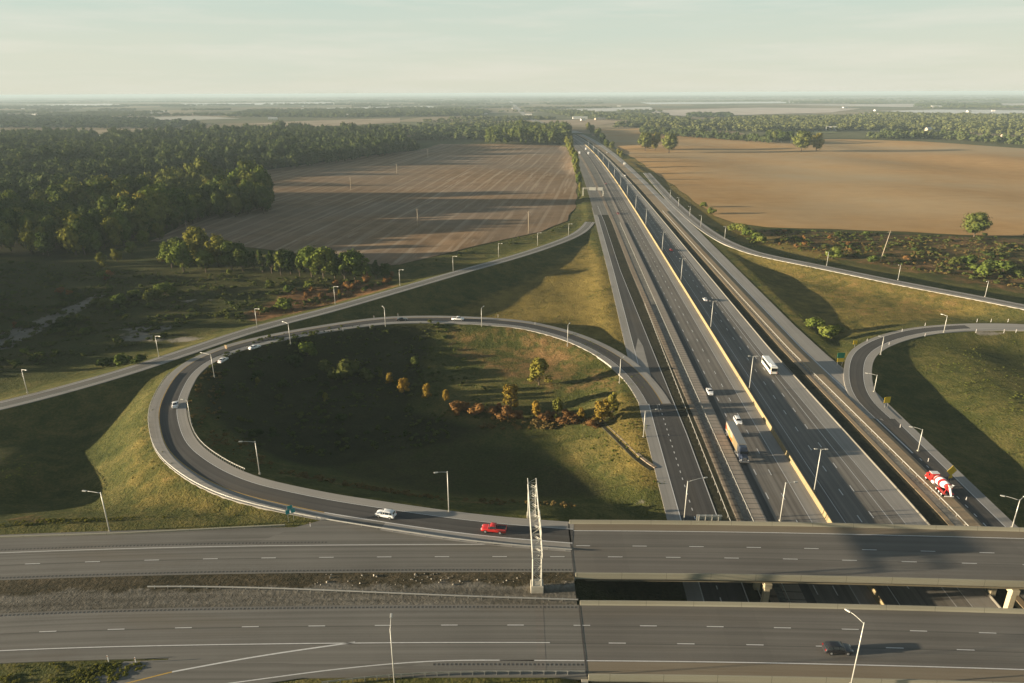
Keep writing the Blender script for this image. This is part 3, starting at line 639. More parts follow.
# a newer strip of asphalt cut across the lower road, and tar-sealed joints at the bridge ends
def seal(name, path, s, w, u0, u1, mat, dz):
    o = ribbon(name, path, u0, u1, dz, MAT[mat], s, s + w, step=1.0); return o
seal('patched_trench', LO, sX(LO, W(536, 625, DK)[0]), 1.5, -5.2, 11.5, 'asphalt_main', 0.02)
seal('joint_seal', UP, ua - 0.2, 0.34, -11.9, 5.9, 'asphalt_dark', 0.036); seal('joint_seal', LO, la - 0.2, 0.34, -5.3, 11.9, 'asphalt_dark', 0.036)

# the drain running down to the collector road
dq = [on_ground(a, b, -4) for a, b in [(598, 421), (612, 434), (626, 448), (640, 462), (652, 470)]]
DT = Path([tuple(q) for q in dq], world=True, step=2, smooth=2); ribbon('drain_bank', DT, -1.9, -0.9, 0.35, MAT['rubble_strip'], skirt=0.5); ribbon('drain_bed', DT, -0.9, 0.9, 0.12, MAT['weedy_strip'], skirt=0.5)
gore('off_ramp', [(124, 661.5), (190, 659), (300, 664), (420, 664), (400, 668), (330, 674), (262, 684), (235, 694), (210, 715), (20, 715), (78, 684), (116, 669)], DK, 'asphalt_old', 0.0165)
# ------------------------------------------------------------------ the two bridges
def prism(path, prof, s0, s1, step=3.0):
    """sweep a closed (u, z) profile along a path"""
    d = np.linspace(s0, s1, max(2, int((s1 - s0) / step) + 1)); k = len(prof); mb = MB(); vs = []
    n = np.stack([np.interp(d, path.s, path.n[:, j]) for j in range(2)], 1); n /= np.linalg.norm(n, axis=1)[:, None]; c = path.at(d)
    for i in range(len(d)):
        for u, z in prof: vs.append((c[i, 0] + n[i, 0] * u, c[i, 1] + n[i, 1] * u, c[i, 2] + z))
    fs = [(i * k + j, i * k + (j + 1) % k, (i + 1) * k + (j + 1) % k, (i + 1) * k + j) for i in range(len(d) - 1) for j in range(k)]
    fs += [tuple(range(k - 1, -1, -1)), tuple((len(d) - 1) * k + j for j in range(k))]; mb.add(vs, fs)
    return mb, d
def uv_along(o, d, prof):
    k = len(prof); me = o.data; ul = me.uv_layers.new(name='UVMap')
    for lp in me.loops: ul.data[lp.index].uv = (d[lp.vertex_index // k], prof[lp.vertex_index % k][1] + prof[lp.vertex_index % k][0])
def sweep(name, path, prof, s0, s1, mat, parent=None, step=3.0):
    mb, d = prism(path, prof, s0, s1, step); o = mb.build(name, mat, parent); uv_along(o, d, prof); return o
PARA = lambda u, sg: [(u, -0.55), (u, 0.86), (u + 0.24 * sg, 0.86), (u + 0.30 * sg, 0.30), (u + 0.46 * sg, 0.08), (u + 0.46 * sg, -0.55)]
def bridge(path, sa, uN, uS, label, piers):
    root = empty('overpass_bridge', path.at(sa), 0.0, label, 'bridge')
    root.location = (0, 0, 0)
    sweep('deck_slab', path, [(uN - 0.35, -0.32), (uN - 0.35, 0.0), (uS + 0.35, 0.0), (uS + 0.35, -0.32)], sa, path.L, MAT['parapet'], root)
    sweep('parapet', path, PARA(uN - 0.30, 1), sa, path.L, MAT['parapet'], root); sweep('parapet', path, PARA(uS + 0.30, -1), sa, path.L, MAT['parapet'], root)
    w = uS - uN
    for k in range(6):
        u = uN + 0.9 + (w - 1.8) * k / 5
        sweep('girder', path, [(u - 0.28, -0.32), (u + 0.28, -0.32), (u + 0.10, -0.5), (u + 0.10, -1.45), (u + 0.33, -1.6), (u + 0.33, -1.75), (u - 0.33, -1.75), (u - 0.33, -1.6), (u - 0.10, -1.45), (u - 0.10, -0.5)], sa + 0.5, path.L, MAT['girder'], root, 9.0)
    for px_s in piers:
        c = path.at(px_s); th = path.heading(px_s)
        cap = MB(); q = path.at(px_s, (uN + uS) / 2); cap.box((q[0], q[1], DK - 2.35), (1.5, w - 0.2, 1.15), 0.06, th)
        pc = cap.build('pier_cap', MAT['concrete_pier'], root)
        for k in range(4):
            q = path.at(px_s, uN + 1.0 + (w - 2.0) * k / 3); col = MB(); col.box((q[0], q[1], (DK - 2.93) / 2 - 0.3), (1.15, 1.15, DK - 2.93 + 0.6), 0.1, th); col.build('pier_column', MAT['concrete_pier'], root)
    ab = MB(); q = path.at(sa - 0.6, (uN + uS) / 2); ab.box((q[0], q[1], DK - 2.4), (1.1, w + 0.9, 4.0), 0.03, path.heading(sa)); ab.build('abutment', MAT['concrete'], root)
    return root
bridge(UP, ua + 0.15, -11.9, 6.1, 'far concrete overpass carrying three lanes over the highway', [sX(UP, 52.1), sX(UP, 101)])
bridge(LO, la + 0.15, -5.4, 12.0, 'near concrete overpass with the black car driving on it', [sX(LO, 51.0), sX(LO, 99.5)])

# ------------------------------------------------------------------ barriers and guardrails
o = sweep('median_wall', MAIN, [(-0.42, -0.1), (-0.42, 0.08), (-0.22, 0.42), (-0.12, 1.3), (0.12, 1.3), (0.22, 0.42), (0.42, 0.08), (0.42, -0.1)], S0, sY(MAIN, 1500), MAT['concrete_wall'])
tag(o, 'tall pale concrete wall dividing the two directions of the highway', 'barrier wall')
_d = np.linspace(S0, S1, 160)
gb = Path([tuple(MAIN.at(k, 24.15 + float(DR(MAIN.at(k)[1])))) for k in _d], world=True, smooth=2)
o = sweep('grass_median_barrier', gb, [(-0.3, -0.3), (-0.3, 0.1), (-0.1, 0.34), (0.1, 0.34), (0.3, 0.1), (0.3, -0.3)], S0, sY(gb, 1400), MAT['barrier_grey'])
tag(o, 'low concrete barrier along the dark grass strip right of the highway', 'barrier')
post_me = None; block_me = None
def guardrail(path, u, s0, s1, label, side=1, spacing=3.8, group=None, near_first=True):
    global post_me
    root = empty('guardrail', (0, 0, 0), 0, label, 'guardrail', group)
    prof = [(0, 0.42), (0.07 * side, 0.47), (0.07 * side, 0.53), (0.01 * side, 0.58), (0.07 * side, 0.63), (0.07 * side, 0.69), (0, 0.74), (-0.02 * side, 0.74), (-0.02 * side, 0.42)]
    if side < 0: prof = prof[::-1]
    pr = [(a + u, b) for a, b in prof]
    sweep('rail', path, pr, s0, s1, MAT['galvanised'], root, 3.8)
    if post_me is None:
        m = MB(); m.box((0, 0, 0.2), (0.11, 0.15, 1.0), 0); q = m.build('post', MAT['galvanised'], root); post_me = q.data; bpy.data.objects.remove(q)
    n = int((s1 - s0) / spacing)
    P = [path.at(s0 + spacing * (k + 0.5), u - 0.12 * side) for k in range(n)]
    P.sort(key=lambda q: q[1])
    for q in P[:90]:
        b = bpy.data.objects.new('post', post_me); COL.objects.link(b); b.parent = root; b.location = tuple(q)
    if len(P) > 90:
        m = MB()
        for q in P[90:]: m.box((q[0], q[1], q[2] + 0.2), (0.11, 0.15, 1.0))
        tag(m.build('posts', MAT['galvanised'], root), kind='stuff')
    return root
guardrail(MAIN, -18.65, S0, sY(MAIN, 560), 'long steel guardrail along the tan concrete apron left of the highway')
guardrail(MAIN, -24.3, S0, sY(MAIN, 330), 'steel guardrail in the weedy strip beside the two lane collector road')
rr = Path([tuple(MAIN.at(k, 32.9 + 1.35 * float(DR(MAIN.at(k)[1])))) for k in _d], world=True, smooth=2)
guardrail(rr, 0, S0, sY(rr, 620), 'long steel guardrail beside the tan shoulder right of the highway')
def lps(px, py, path=LOOPL): return path.pix(px, py)[0]
guardrail(LOOPL, -5.5, lps(575, 536), lps(186, 373), 'steel guardrail round the inner edge of the left loop ramp', -1)
guardrail(LOOPL, 5.7, lps(226, 480), lps(166, 415), 'short guardrail with many white posts on the outer bend of the left loop', 1, 1.25)
gq = Path([(a, b, DK) for a, b in [(148, 589), (170, 588.5), (256, 590), (340, 593), (430, 597), (512, 600), (578, 602)]])
guardrail(gq, 0, 0, gq.L, 'guardrail on the gravel median between the two crossroads', 1, 2.6)
gq = Path([(a, b, DK) for a, b in [(322, 685), (360, 680), (420, 675.5), (500, 673.8), (585, 674)]])
guardrail(gq, 0, 0, gq.L, 'guardrail along the near edge of the lower crossroad', -1, 2.0)
gq = Path([(a, b, DK) for a, b in [(-60, 539), (0, 537.5), (128, 533.5), (256, 527.0), (285, 525.6)]])
o = sweep('road_kerb', gq, [(-0.18, -0.4), (-0.18, 0.3), (0.18, 0.3), (0.18, -0.4)], 0, gq.L, MAT['parapet']); tag(o, 'low grey concrete kerb between the grass and the upper crossroad', 'kerb')

# ------------------------------------------------------------------ overhead sign gantry across the upper road
def lattice(mb, A, B, ex, ey, r, n, rd):
    """four chords from A to B with zig-zag bracing; ex, ey half-extents (vectors)"""
    A, B, ex, ey = map(Vector, (A, B, ex, ey)); C = [ex + ey, ex - ey, -ex - ey, -ex + ey]
    for c in C: mb.tube([A + c, B + c], r, 6)
    for j in range(4):
        a, b = C[j], C[(j + 1) % 4]
        for k in range(n):
            p, q = A.lerp(B, k / n), A.lerp(B, (k + 1) / n)
            mb.tube([p + (a if k % 2 else b), q + (b if k % 2 else a)], rd, 5)
            mb.tube([p + a, p + b], rd, 5)
gn = W(537, 584, DK + 1.3); gf = W(531.8, 516, DK); gn[2] = DK; gf[2] = DK
gt = empty('sign_gantry', tuple(gn), 0, 'pale steel lattice sign gantry spanning the upper crossroad', 'sign gantry')
dv = Vector(gf - gn); L = dv.length; dn = dv.normalized(); sd = Vector((dn.y, -dn.x, 0)); upv = Vector((0, 0, 1))
m = MB(); m.box((0, 0, 0.2), (2.5, 2.3, 2.6), 0.08); m.build('footing', MAT['concrete'], gt)
m = MB(); lattice(m, (0, 0, 1.5), (0, 0, 7.9), sd * 0.85, dn * 0.75, 0.12, 4, 0.05); m.build('support', MAT['truss_steel'], gt)
fb = dv.copy(); fb.z = 0
m = MB(); lattice(m, fb + upv * 0.6, fb + upv * 7.9, sd * 0.85, dn * 0.55, 0.10, 5, 0.05); m.build('support', MAT['truss_steel'], gt)
m = MB(); m.box(fb + upv * -0.2, (2.3, 1.8, 1.6), 0.06); m.build('footing', MAT['concrete'], gt)
m = MB(); lattice(m, -dn * 0.8 + upv * 8.7, fb + dn * 0.8 + upv * 8.7, sd * 0.95, upv * 0.8, 0.11, 14, 0.045); m.build('truss', MAT['truss_steel'], gt)
for a, b, hgt in ((0.15, 0.46, 3.0),):
    c = fb * ((a + b) / 2) + sd * 1.02 + upv * 9.2; m = MB(); m.box(c, (0.09, L * (b - a), hgt), 0.02, math.atan2(dn.y, dn.x) - math.pi / 2); p = m.build('sign_panel', MAT['sign_back'], gt)
    m = MB(); m.box(c + sd * 0.06, (0.02, L * (b - a) - 0.1, hgt - 0.1), 0, math.atan2(dn.y, dn.x) - math.pi / 2); m.build('sign_face', MAT['sign_green'], p)
    m = MB()
    for k in (0.2, 0.5, 0.8): m.box(fb * (a + (b - a) * k) + sd * 0.93 + upv * 9.2, (0.08, 0.12, hgt + 0.2), 0, math.atan2(dn.y, dn.x) - math.pi / 2)
    m.build('bracket', MAT['truss_steel'], p)

# gantry over the collector road, far up the left side
fx, fz = W(583, 195.5, 0), W(603, 196, 0)
gt = empty('sign_gantry', tuple(fx), 0, 'far sign gantry over the paved area where the entry ramp begins', 'sign gantry')
dv = Vector(fz - fx); dv.z = 0; dn = dv.normalized(); sd = Vector((dn.y, -dn.x, 0))
for t_ in (0, 1): m = MB(); lattice(m, dv * t_ - upv * 0.5, dv * t_ + upv * 8.0, dn * 0.4, sd * 0.4, 0.13, 5, 0.07); m.build('support', MAT['truss_steel'], gt)
m = MB(); lattice(m, upv * 7.4, dv + upv * 7.4, sd * 0.5, upv * 0.6, 0.11, 10, 0.06); m.build('truss', MAT['truss_steel'], gt)
for a, b in ((0.30, 0.64), (0.74, 0.98)):
    m = MB(); m.box(dv * ((a + b) / 2) + sd * 0.85 + upv * 7.2, (dv.length * (b - a), 0.1, 3.2), 0.02, math.atan2(dn.y, dn.x)); m.build('sign_panel', MAT['sign_back'], gt)
# sign fixed to the far side of the bridge, facing the collector road
sp = W(708, 519.5, DK + 1.0); sp = UP.at(sX(UP, sp[0]), -13.1)
gt = empty('bridge_sign', tuple(sp), UP.heading(sX(UP, sp[0])), 'grey back of a sign fixed to the far parapet over the collector road', 'sign')
m = MB(); m.box((0, 0, 0.4), (5.6, 0.10, 2.9), 0.03); pn = m.build('panel', MAT['sign_back'], gt)
for k in (-2.2, -0.75, 0.75, 2.2): m = MB(); m.box((k, -0.12, 0.3), (0.14, 0.14, 3.2), 0.02); m.build('bracket', MAT['galvanised'], gt)
m = MB(); m.box((0, -0.2, 1.75), (5.7, 0.5, 0.08), 0.01); m.build('walkway', MAT['galvanised'], gt)

# ------------------------------------------------------------------ street lamps
def lamp(px, py, z, h, arms, label, group, r=0.13, name='street_lamp'):
    """arms: list of (dx, dy, rise) in metres in the world"""
    b = W(px, py, z) if z is not None else on_ground(px, py)
    root = empty(name, tuple(b), 0, label, 'street lamp', group)
    m = MB(); m.tube([(0, 0, -0.6), (0, 0, h * 0.5), (0, 0, h)], [r * 1.25, r, r * 0.72], 8); m.build('pole', MAT['lamp_steel'], root, True)
    m = MB(); m.box((0, 0, 0.06), (0.5, 0.5, 0.5), 0.06); m.build('base', MAT['concrete'], root)
    for dx, dy, rs in arms:
        pts = [(dx * t, dy * t, h - 0.25 + rs * math.sin(t * math.pi / 2)) for t in (0, 0.25, 0.5, 0.75, 1.0)]
        m = MB(); m.tube(pts, [r * 0.7, r * 0.62, r * 0.55, r * 0.5, r * 0.45], 6); m.build('arm', MAT['lamp_steel'], root, True)
        an = math.atan2(dy, dx); q = Vector(pts[-1]) + Vector((math.cos(an), math.sin(an), 0)) * 0.35
        m = MB(); m.box(q, (0.95, 0.36, 0.2), 0.06, an); hd = m.build('lamp_head', MAT['lamp_steel'], root)
        m = MB(); m.box(q - Vector((0, 0, 0.115)), (0.6, 0.26, 0.05), 0.01, an); m.build('lens', MAT['lamp_glass'], hd)
    return root
ORD = ['first', 'second', 'third', 'fourth', 'fifth', 'sixth', 'seventh', 'eighth', 'ninth', 'tenth', 'eleventh', 'twelfth', 'thirteenth', 'fourteenth', 'fifteenth', 'sixteenth', 'seventeenth', 'eighteenth', 'nineteenth', 'twentieth']
med = [(816, 493.7), (750, 391), (711, 329.5), (682, 282), (662.8, 252), (648, 226), (636.8, 210), (628.4, 197), (621, 187), (614, 177.8), (608, 170), (602.5, 163), (598, 157), (594, 152), (590.5, 147.5)]
for k, (a, b) in enumerate(med):
    q = W(a, b, 0); s_, u_, _ = MAIN.near(q[0], q[1]); q = MAIN.at(s_, 0.75)
    hd = MAIN.heading(s_) - math.pi / 2
    r_ = empty('street_lamp', tuple(q), hd, f'slim pale lamp on the concrete median wall, {ORD[k]} counting from the bridge', 'street lamp', 'lamps along the median wall')
    h = 13.3
    m = MB(); m.tube([(0, 0, -0.4), (0, 0, 6.5), (0, 0, h)], [0.17, 0.13, 0.09], 8); m.build('pole', MAT['lamp_steel'], r_, True)
    m = MB(); m.box((0, 0, 0.3), (0.6, 0.7, 0.9), 0.06); m.build('base', MAT['concrete_pier'], r_)
    for sx in (-1, 1):
        m = MB(); m.tube([(0, 0, h - 0.15), (0.7 * sx, 0, h - 0.02), (1.1 * sx, 0, h)], [0.07, 0.06, 0.05], 6); m.build('arm', MAT['lamp_steel'], r_, True)
        m = MB(); m.box((1.35 * sx, 0, h), (0.8, 0.36, 0.2), 0.05); hd_ = m.build('lamp_head', MAT['lamp_steel'], r_)
        m = MB(); m.box((1.35 * sx, 0, h - 0.115), (0.5, 0.26, 0.05), 0.01); m.build('lens', MAT['lamp_glass'], hd_)
lo_l = [(24, 392.5, 'beside the entry ramp near the left edge'), (155.5, 356.5, ''), (253.7, 327.2, ''), (331.7, 303.2, ''), (396.5, 285, ''), (449.7, 270.5, ''), (495, 256.5, ''), (534, 245, ''), (565, 235.3, '')]
for k, (a, b, _) in enumerate(lo_l):
    s_, u_, q = OUTL.pix(a + 3, b + 2); z = q[2]
    lamp(a + 3.5, b, z, 8.6, [(1.9, -0.9, 0.35)], f'slim lamp on the far side of the long entry ramp, {ORD[k]} from the left', 'lamps along the entry ramp', 0.11)
lp = [((449, 512.5), 11, (-2.2, -0.6), 'tall lamp on the inner edge of the left loop between the white car and gantry'),
      ((259.8, 473.7), 9.5, (-3.2, -0.3), 'lamp on the inner edge of the left loop at its lower bend'),
      ((191.3, 424), 8.0, (-1.2, 0.2), 'lamp on the inner edge of the left loop below the white hatchback'),
      ((214.2, 376), 8.3, (-3.6, 1.4), 'lamp with long arm over the left loop beside the climbing white car'),
      ((290.5, 343.2), 8.6, (-2.4, 1.8), 'lamp on the left loop just right of the leading pair of white cars'),
      ((385.5, 325.8), 8.3, (-1.0, 2.0), 'lamp at the top of the left loop, left of the dark car'),
      ((481.7, 325.8), 8.3, (0.8, 2.0), 'lamp at the top of the left loop, right of the white pickup'),
      ((567.5, 345.2), 9.0, (0.7, 1.5), 'lamp on the left loop where it starts curving down to the highway'),
      ((619.5, 382.5), 9.3, (1.2, 1.4), 'lamp beside the left loop just before it merges'),
      ((643.5, 437), 8.9, (3.3, 0.8), 'lamp with an arm reaching over the collector road by the grass')]
for (p, h, arm, lab) in lp:
    s_, u_, q = LOOPL.pix(*p)
    lamp(p[0], p[1], q[2] - 0.15, h, [(*arm, 0.35)], lab, 'lamps round the left loop', 0.12)
lamp(109.8, 531.5, DK - 0.2, 10.2, [(-3.6, 0.6, 0.2)], 'lamp leaning over the grass at the edge of the upper crossroad', 'foreground lamps', 0.13)
lamp(684, 521.5, 0.0, 11.5, [(4.2, 0.9, 0.6)], 'lamp beside the collector road, rising just behind the bridge', 'foreground lamps', 0.13)
lamp(780, 521, 0.0, 11.0, [(2.2, 0.2, 0.2)], 'lamp standing between the highway lanes and the bridge', 'foreground lamps', 0.13)
lamp(918, 451, 0.0, 7.2, [(-2.6, 1.0, 0.5)], 'lamp on the right shoulder above the red and white truck', 'lamps along the right ramp', 0.12)
lamp(1012, 528, 0.0, 8.0, [(-3.0, 1.2, 0.5), (1.6, 1.0, 0.4)], 'two armed lamp at the right edge just behind the bridge', 'lamps along the right ramp', 0.12)
for p, h, arm, lab in (((874, 392), 6.6, (-2.8, 1.2), 'lamp with a bent arm inside the right loop near the yellow sign'), ((880.6, 354.6), 7.6, (-1.2, 0.4), 'lamp inside the right loop where the ramp bends'), ((943.7, 332.5), 7.6, (-1.1, 1.5), 'lamp at the top of the right loop')):
    s_, u_, q = LOOPR.pix(*p); lamp(p[0], p[1], q[2] - 0.1, h, [(*arm, 0.35)], lab, 'lamps round the right loop', 0.12)
for k, (a, b, h) in enumerate([(670, 198, 8), (678.3, 206.2, 8.2), (689.6, 216, 8.4), (700.7, 226.5, 9), (724.6, 238.6, 9), (826.7, 265.2, 8.3), (898, 279.7, 8.6), (985, 296.7, 8.2)]):
    s_, u_, q = OUTR.pix(a, b); lamp(a, b, q[2] - 0.1, h, [(-1.3, -0.9, 0.25)], f'slim lamp beside the narrow slip ramp on the right, {ORD[k]} from its far end', 'lamps along the slip ramp', 0.12)
# the two lamps of the near road
q = LO.at(sX(LO, W(851, 683, DK)[0]), 12.6)
root = lamp(851, 685, DK + 0.6, 12.8, [(-1.4, 2.0, 0.6)], 'tall pale lamp with bent arm on the near parapet beside the black car', 'foreground lamps', 0.10)
lamp(395, 690, DK - 0.3, 12.6, [(-0.2, 2.2, 0.6)], 'tall pale lamp at the near edge of the lower crossroad, left of the bridge', 'foreground lamps', 0.09)

# ------------------------------------------------------------------ poles, posts and signs
for px, py, h, lean, lab in ((188.5, 241, 14, 0, 'weathered utility pole with crossarm at the edge of the stubble field'), (418, 228, 15.5, 0, 'utility pole standing alone in the middle of the stubble field'), (528.5, 233.5, 17, 0, 'utility pole at the near right corner of the stubble field'),
                          (351, 190, 15, 0, 'utility pole in the sunny band of the stubble field'), (397, 174.5, 14, 0, 'small far utility pole in the stubble field'), (428, 158, 14, 0, 'farthest utility pole near the back of the stubble field'),
                          (880, 262, 20, 3.2, 'leaning utility pole in the brown scrub right of the highway')):
    b = on_ground(px, py); root = empty('utility_pole', tuple(b), 0, lab, 'utility pole', 'utility poles in the fields')
    m = MB(); m.tube([(0, 0, -0.5), (lean * 0.5, 0, h * 0.5), (lean, 0, h)], [0.26, 0.22, 0.17], 8); m.build('pole', MAT['wood_pole'], root, True)
    m = MB(); m.box((lean * 0.95, 0.22, h * 0.94), (2.6, 0.14, 0.16), 0.02); ca = m.build('crossarm', MAT['wood_pole'], root)
    for k in (-1.1, 0, 1.1): m = MB(); m.tube([(lean * 0.95 + k, 0.22, h * 0.94 + 0.05), (lean * 0.95 + k, 0.22, h * 0.94 + 0.35)], 0.07, 6); m.build('insulator', MAT['lamp_glass'], ca)
def marker(px, py, path, label, group, h=1.25):
    s_, u_, q = path.pix(px, py); z = q[2] if abs(u_) < 9 else ground_z(q[0], q[1])
    q = W(px, py, z); root = empty('marker_post', tuple(q), 0, label, 'marker post', group)
    m = MB(); m.box((0, 0, h / 2 - 0.15), (0.16, 0.10, h + 0.3), 0.02); m.build('post', MAT['drum_white'], root)
    m = MB(); m.box((0, -0.06, h - 0.18), (0.12, 0.03, 0.2), 0); m.build('reflector', MAT['sign_orange'], root)
for k, (a, b) in enumerate([(316, 334.5), (343, 330.5), (370, 327.5), (420, 326), (456, 326.5), (505, 330), (398, 315.7), (374, 318), (498, 316.8), (535, 324.5)]): marker(a, b, LOOPL, f'small white marker post by the left loop, {ORD[k]} of those along its top', 'marker posts on the left loop')
for k, (a, b) in enumerate([(867, 341.5), (902, 331.5), (925, 325.5), (977, 321.5), (991, 321.5), (1008, 321.5), (889, 345), (925, 336), (976, 332), (1004, 332), (1016, 332)]): marker(a, b, LOOPR, f'small white marker post by the right loop, {ORD[k]} of those along its top', 'marker posts on the right loop')
for k, (a, b, lab) in enumerate([(900, 428, 'white marker post beside the right shoulder near the lamp'), (928, 462, 'white marker post just above the red and white truck'), (966, 500.5, 'white marker post just below the red and white truck')]): marker(a, b, MAIN, lab, 'marker posts on the right shoulder')
marker(310.5, 527, UP, 'white marker post at the tip of the grass wedge beside the crossroad', 'marker posts near the crossroad'); marker(136, 663, LO, 'white marker post at the tip of the near grass wedge', 'marker posts near the crossroad'); marker(108.5, 661, LO, 'dark weathered marker post on the near grass wedge', 'marker posts near the crossroad')
def sign(px, py, z, panels, posts, rz, label, name='road_sign', h=2.2):
    q = W(px, py, z) if z is not None else on_ground(px, py); root = empty(name, tuple(q), rz, label, 'road sign')
    for x in posts: m = MB(); m.box((x, 0.06, h / 2), (0.10, 0.08, h + 0.9), 0.01); m.build('post', MAT['galvanised'], root)
    for (cx, cz, w, hh, mat, dia) in panels:
        m = MB()
        if dia: m.add([(cx + a * w / 2, b, cz + c * w / 2) for b in (-0.03, 0.02) for a, c in ((1, 0), (0, 1), (-1, 0), (0, -1))], [(0, 3, 2, 1), (4, 5, 6, 7)] + [(i, (i + 1) % 4, 4 + (i + 1) % 4, 4 + i) for i in range(4)])
        else: m.box((cx, 0, cz), (w, 0.06, hh), 0.015)
        m.build('panel', MAT[mat], root)
s_, u_, q1 = LOOPR.pix(886, 408)
sign(886, 407, 0.3, [(0, 2.6, 2.2, 2.2, 'sign_yellow', False)], (-0.5, 0.5), 0.15, 'square yellow warning sign on two posts inside the right loop', h=2.6)
sign(854.5, 347, 0.8, [(0, 2.0, 1.7, 1.7, 'sign_yellow', False)], (0,), 0.1, 'small yellow sign on the sunny bank outside the right loop', h=2.0)
sign(839.5, 365.5, 0.1, [(0, 4.2, 3.0, 2.2, 'sign_green', False), (0, 2.3, 2.6, 1.5, 'sign_yellow', False)], (-1.0, 1.0), 0.1, 'green exit sign above a yellow panel at the right hand gore', h=3.4)
sign(949.5, 481, -0.3, [(0, 3.2, 3.2, 0, 'sign_yellow', True), (0, 1.3, 1.2, 0.9, 'sign_yellow', False)], (-0.35, 0.35), 0.2, 'yellow diamond warning sign on two posts beside the red and white truck', h=3.0)
sign(291.5, 521.5, DK - 0.2, [(-0.6, 2.7, 0.9, 1.1, 'sign_teal', False), (0.6, 2.7, 0.9, 1.1, 'sign_teal', False), (0, 3.8, 1.1, 0.9, 'sign_teal', False)], (-0.6, 0.6), 0.5, 'cluster of teal route signs on the grass wedge beside the upper crossroad', h=3.6)
sign(226.5, 351.5, 3.0, [(0, 2.0, 1.3, 1.5, 'sign_brown', False)], (0,), 2.6, 'brownish sign beside the entry ramp behind the white cars', h=2.2)
# ------------------------------------------------------------------ vehicles
def loft(st, cap=True):
    """st: list of (x, ring) with equal ring lengths of (y, z); returns verts, faces"""
    k = len(st[0][1]); vs = [(x, y, z) for x, r in st for y, z in r]; fs = []
    for i in range(len(st) - 1):
        for j in range(k): j2 = (j + 1) % k; fs.append((i * k + j, (i + 1) * k + j, (i + 1) * k + j2, i * k + j2))
    if cap: fs.append(tuple(range(k))); fs.append(tuple((len(st) - 1) * k + j for j in range(k - 1, -1, -1)))
    return vs, fs
def wheel(parent, x, y, r, w, rimmat='rim'):
    m = MB(); m.disc((x, y, r), (0, 1, 0), r, w, 18); t = m.build('wheel', MAT['rubber'], parent, False)
    m = MB(); sg = 1 if y > 0 else -1; m.disc((x, y + sg * (w / 2 + 0.004), r), (0, 1, 0), r * 0.62, 0.03, 14); m.disc((x, y + sg * (w / 2 + 0.02), r), (0, 1, 0), r * 0.2, 0.03, 10); m.build('rim', MAT[rimmat], t)
CARS = {  # length, width, profile stations: (x fraction, hood/roof z, half width factor); glass limits
    'sedan': dict(L=4.8, W=1.82, r=0.33, wb=(0.19, 0.79), low=0.2, st=[(0, .58, .80), (.02, .70, .90), (.10, .86, .97), (.28, .95, 1), (.34, .97, 1), (.46, 1.42, 1), (.55, 1.46, 1), (.68, 1.42, 1), (.84, 1.02, 1), (.92, 1.0, .97), (.985, .92, .90), (1, .62, .82)], belt=.92, ws=(4, 5), rw=(7, 8), sw=[(4, 5), (5, 6), (6, 7), (7, 8)]),
    'suv': dict(L=4.75, W=1.90, r=0.37, wb=(0.19, 0.79), low=0.26, st=[(0, .70, .82), (.02, .85, .92), (.10, .99, .98), (.24, 1.06, 1), (.28, 1.08, 1), (.40, 1.64, 1), (.52, 1.70, 1), (.75, 1.70, 1), (.90, 1.64, 1), (.965, 1.10, .97), (.985, .98, .94), (1, .60, .88)], belt=1.06, ws=(4, 5), rw=(8, 9), sw=[(4, 5), (5, 6), (6, 7), (7, 8)]),
    'pickup': dict(L=5.6, W=1.95, r=0.39, wb=(0.18, 0.77), low=0.36, st=[(0, .80, .84), (.02, .98, .93), (.10, 1.10, .98), (.24, 1.16, 1), (.28, 1.18, 1), (.36, 1.78, 1), (.44, 1.84, 1), (.54, 1.84, 1), (.59, 1.80, 1), (.615, 1.16, 1), (.99, 1.16, .98), (1, .66, .94)], belt=1.16, ws=(4, 5), rw=(8, 9), sw=[(4, 5), (5, 6), (6, 7), (7, 8)]),
}
